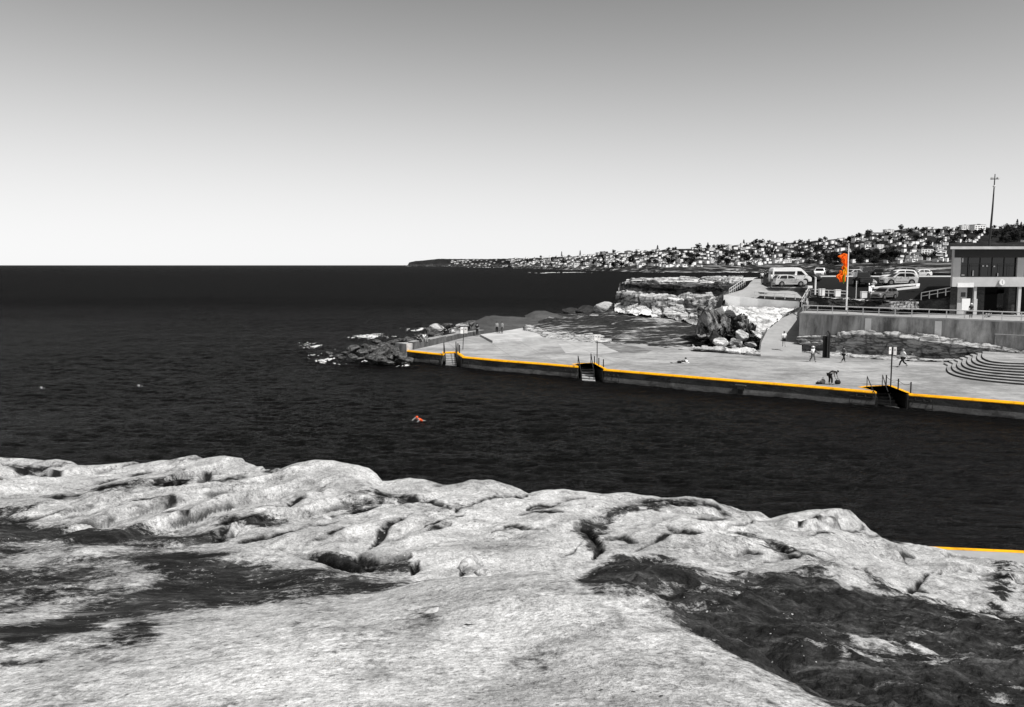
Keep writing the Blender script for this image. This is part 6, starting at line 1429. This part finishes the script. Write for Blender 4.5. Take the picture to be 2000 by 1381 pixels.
n_h = len(spots); tries = 0; placed = 9; counts = {}
while placed < 318 and tries < 9000:
    tries += 1; px = 1000 + 1000 * rng.random() ** .92 if rng.random() > .12 else rng.uniform(870, 1010); px = min(px, 2030)
    t = rng.uniform(.16, 1.0) if px > 1150 else rng.uniform(.05, .8)
    if 1610 < px < 1750 and .2 < t < .42: continue
    if px > 1925 and t > .62: continue
    D = float(hill_cols(px)[4]); s = rng.uniform(.5, .95); w_ = 12 * s / D * FPX; rx = max(2.0, w_ * .4); ry = max(1.5, 7.5 * s / D * FPX * .4)
    y = free(px, t, rx, ry)
    if y is None: continue
    kd = rng.choices(['flat', 'gable', 'hip', 'two', 'block', 'greyblock'], [30, 22, 14, 18, 9, 5])[0]
    if kd in ('block', 'greyblock'): s *= .72
    if px < 1010: s *= 1.6
    elif px < 1230: s *= 1.35
    put(kd, px, t, s); placed += 1
# beyond those, the smallest roofs read as one mass
hb, rb = MB(), MB(); made = 0
for _ in range(9000):
    if made >= 260: break
    px = 1000 + 1020 * rng.random(); t = rng.uniform(.14, 1.0); D = float(hill_cols(px)[4]); s_ = rng.uniform(.35, .6); w_ = 12 * s_ / D * FPX
    if (1610 < px < 1750 and .2 < t < .42) or (px > 1925 and t > .62): continue
    if free(px, t, max(1.4, w_ * .38), max(1.2, 6 * s_ / D * FPX * .36)) is None: continue
    q = hill_pt(px, t); rz = rng.uniform(.1, 1.0); w, d_, h_ = 12 * s_ * rng.uniform(.8, 1.5), 9 * s_, 7 * s_ * rng.uniform(.8, 1.4)
    hb.box((q[0], q[1], q[2] + h_ / 2), (w, d_, h_ + 2), rz); rb.box((q[0], q[1], q[2] + h_ + 1.1), (w * 1.1, d_ * 1.1, .5), rz); made += 1
me = bpy.data.meshes.new('distant_houses'); nb = len(hb.v); me.from_pydata(hb.v + rb.v, [], hb.f + [tuple(i + nb for i in f) for f in rb.f]); me.update()
o = link('distant_houses', me, [M['h_white'], M['h_roof_m']]); me.polygons.foreach_set('material_index', [0] * len(hb.f) + [1] * len(rb.f)); props(o, kind='stuff')
# ------------------------------------------------------------------ trees on the hill
M['leaf'] = mat('dark foliage', .014, .9, .6, .25); M['trunk'] = mat('bark', .04, .9, .3)
def tree_mesh(nm, kind, seed):
    r = random.Random(seed); b = MB(); t = MB()
    if kind == 'round':
        t.tube([(0, 0, -1), (.2, .1, 2), (.1, 0, 4.2)], .45, 6, .2)
        lobes = [(Vector((r.uniform(-2.6, 2.6), r.uniform(-2.6, 2.6), r.uniform(3.2, 7.2))), r.uniform(1.3, 2.5)) for _ in range(9)]
        for c_, _ in lobes: t.tube([(.1, 0, 3), tuple((Vector((.1, 0, 3)) + c_) / 2), tuple(c_)], .16, 4, .05)
        nl = 300
    elif kind == 'pine':
        t.tube([(0, 0, -1), (0, 0, 15)], .4, 6, .06); lobes = []
        for k in range(9):
            z_ = 3 + k * 1.35; rr = (1 - k / 10) * 3.2
            for a in range(5): lobes.append((Vector((math.cos(a * 1.257 + k) * rr * .6, math.sin(a * 1.257 + k) * rr * .6, z_)), rr * .42))
        nl = 330
    else:
        t.tube([(0, 0, -1), (0, 0, 8)], .5, 6, .3); lobes = [(Vector((r.uniform(-1.6, 1.6), r.uniform(-1.6, 1.6), r.uniform(5, 14))), r.uniform(1.4, 2.4)) for _ in range(11)]; nl = 320
    for _ in range(nl):
        c_, rr = r.choice(lobes); d = Vector((r.gauss(0, 1), r.gauss(0, 1), r.gauss(0, 1))).normalized() * rr * r.uniform(.55, 1.05); p = c_ + d
        a = Vector((r.gauss(0, 1), r.gauss(0, 1), r.gauss(0, 1))).normalized(); e = a.orthogonal().normalized(); s = r.uniform(.35, .75)
        b.add([p - a * s - e * s * .6, p + a * s - e * s * .6, p + a * s * .8 + e * s * .6, p - a * s * .7 + e * s * .6], [(0, 1, 2, 3)])
    return b, t
tp = {}
for kd, nm, lb, gp in [('round', 'broadleaf_tree', 'dark round crowned tree among the far hillside houses', 'round trees on the far hill'), ('round2', 'spreading_tree', 'low spreading dark tree among the far hillside houses', 'spreading trees on the far hill'), ('pine', 'pine_tree', 'narrow dark pine rising above the far roofs', 'pines on the far hill')]:
    b, t_ = tree_mesh(nm, kd if kd != 'round2' else 'round', len(kd) + (5 if kd == 'round2' else 0)); o = thing(nm, lb, 'tree', (0, 0, 0), 0, gp)
    t_.build('trunk', M['trunk'], o); b.build('crown', M['leaf'], o); tp[kd] = o
for o in list(bpy.data.objects):
    if o.parent and o.parent.name in [x.name for x in tp.values()]: KIDS.setdefault(o.parent.name, []).append(o)
used_t = set(); DEFT = {k: (o['label'], o['group']) for k, o in tp.items()}
def plant(kd, px, t, sx, sz, label=None):
    X_ = hill_pt(px, t); o = tp[kd] if kd not in used_t else copy_tree(tp[kd]); used_t.add(kd); o['label'], o['group'] = DEFT[kd]
    o.location = tuple(X_); o.scale = (sx, sx, sz); o.rotation_euler = (0, 0, rng.uniform(0, 6))
    if label: o['label'] = label; del o['group']
def ridge_tree(px): plant('pine', px, 1.0, 1.0, .8 * float(hill_cols(px)[4]) / 1800)
for px in (1097, 1133, 1284, 1382, 1452, 1693): ridge_tree(px)
plant('pine', 1983, 1.0, 1.25, 1.15, 'tallest dense pine on the wooded knoll behind the clubhouse'); plant('pine', 1991, .98, 1.1, .85, 'shorter bushy pine beside the tallest one on the knoll')
nt_ = 0
while nt_ < 285:
    px = 1010 + 1010 * rng.random() ** .8; t = rng.uniform(.08, 1.0)
    if nt_ < 45: px, t = rng.uniform(1612, 1752), rng.uniform(.2, .44)
    elif nt_ < 85: px, t = rng.uniform(1928, 2030), rng.uniform(.6, 1.0)
    u_, ys, ds, yc, dc_ = hill_cols(px); y = ys + (yc - ys) * float(np.interp(t, [0, .06, .2, .5, .8, 1.0], [0, .13, .28, .56, .84, 1.0]))
    if hidden(px, y - 2): continue
    s = rng.uniform(.9, 1.7); plant(rng.choice(['round', 'round2']), px, t, s, s * rng.uniform(.7, 1.0)); nt_ += 1
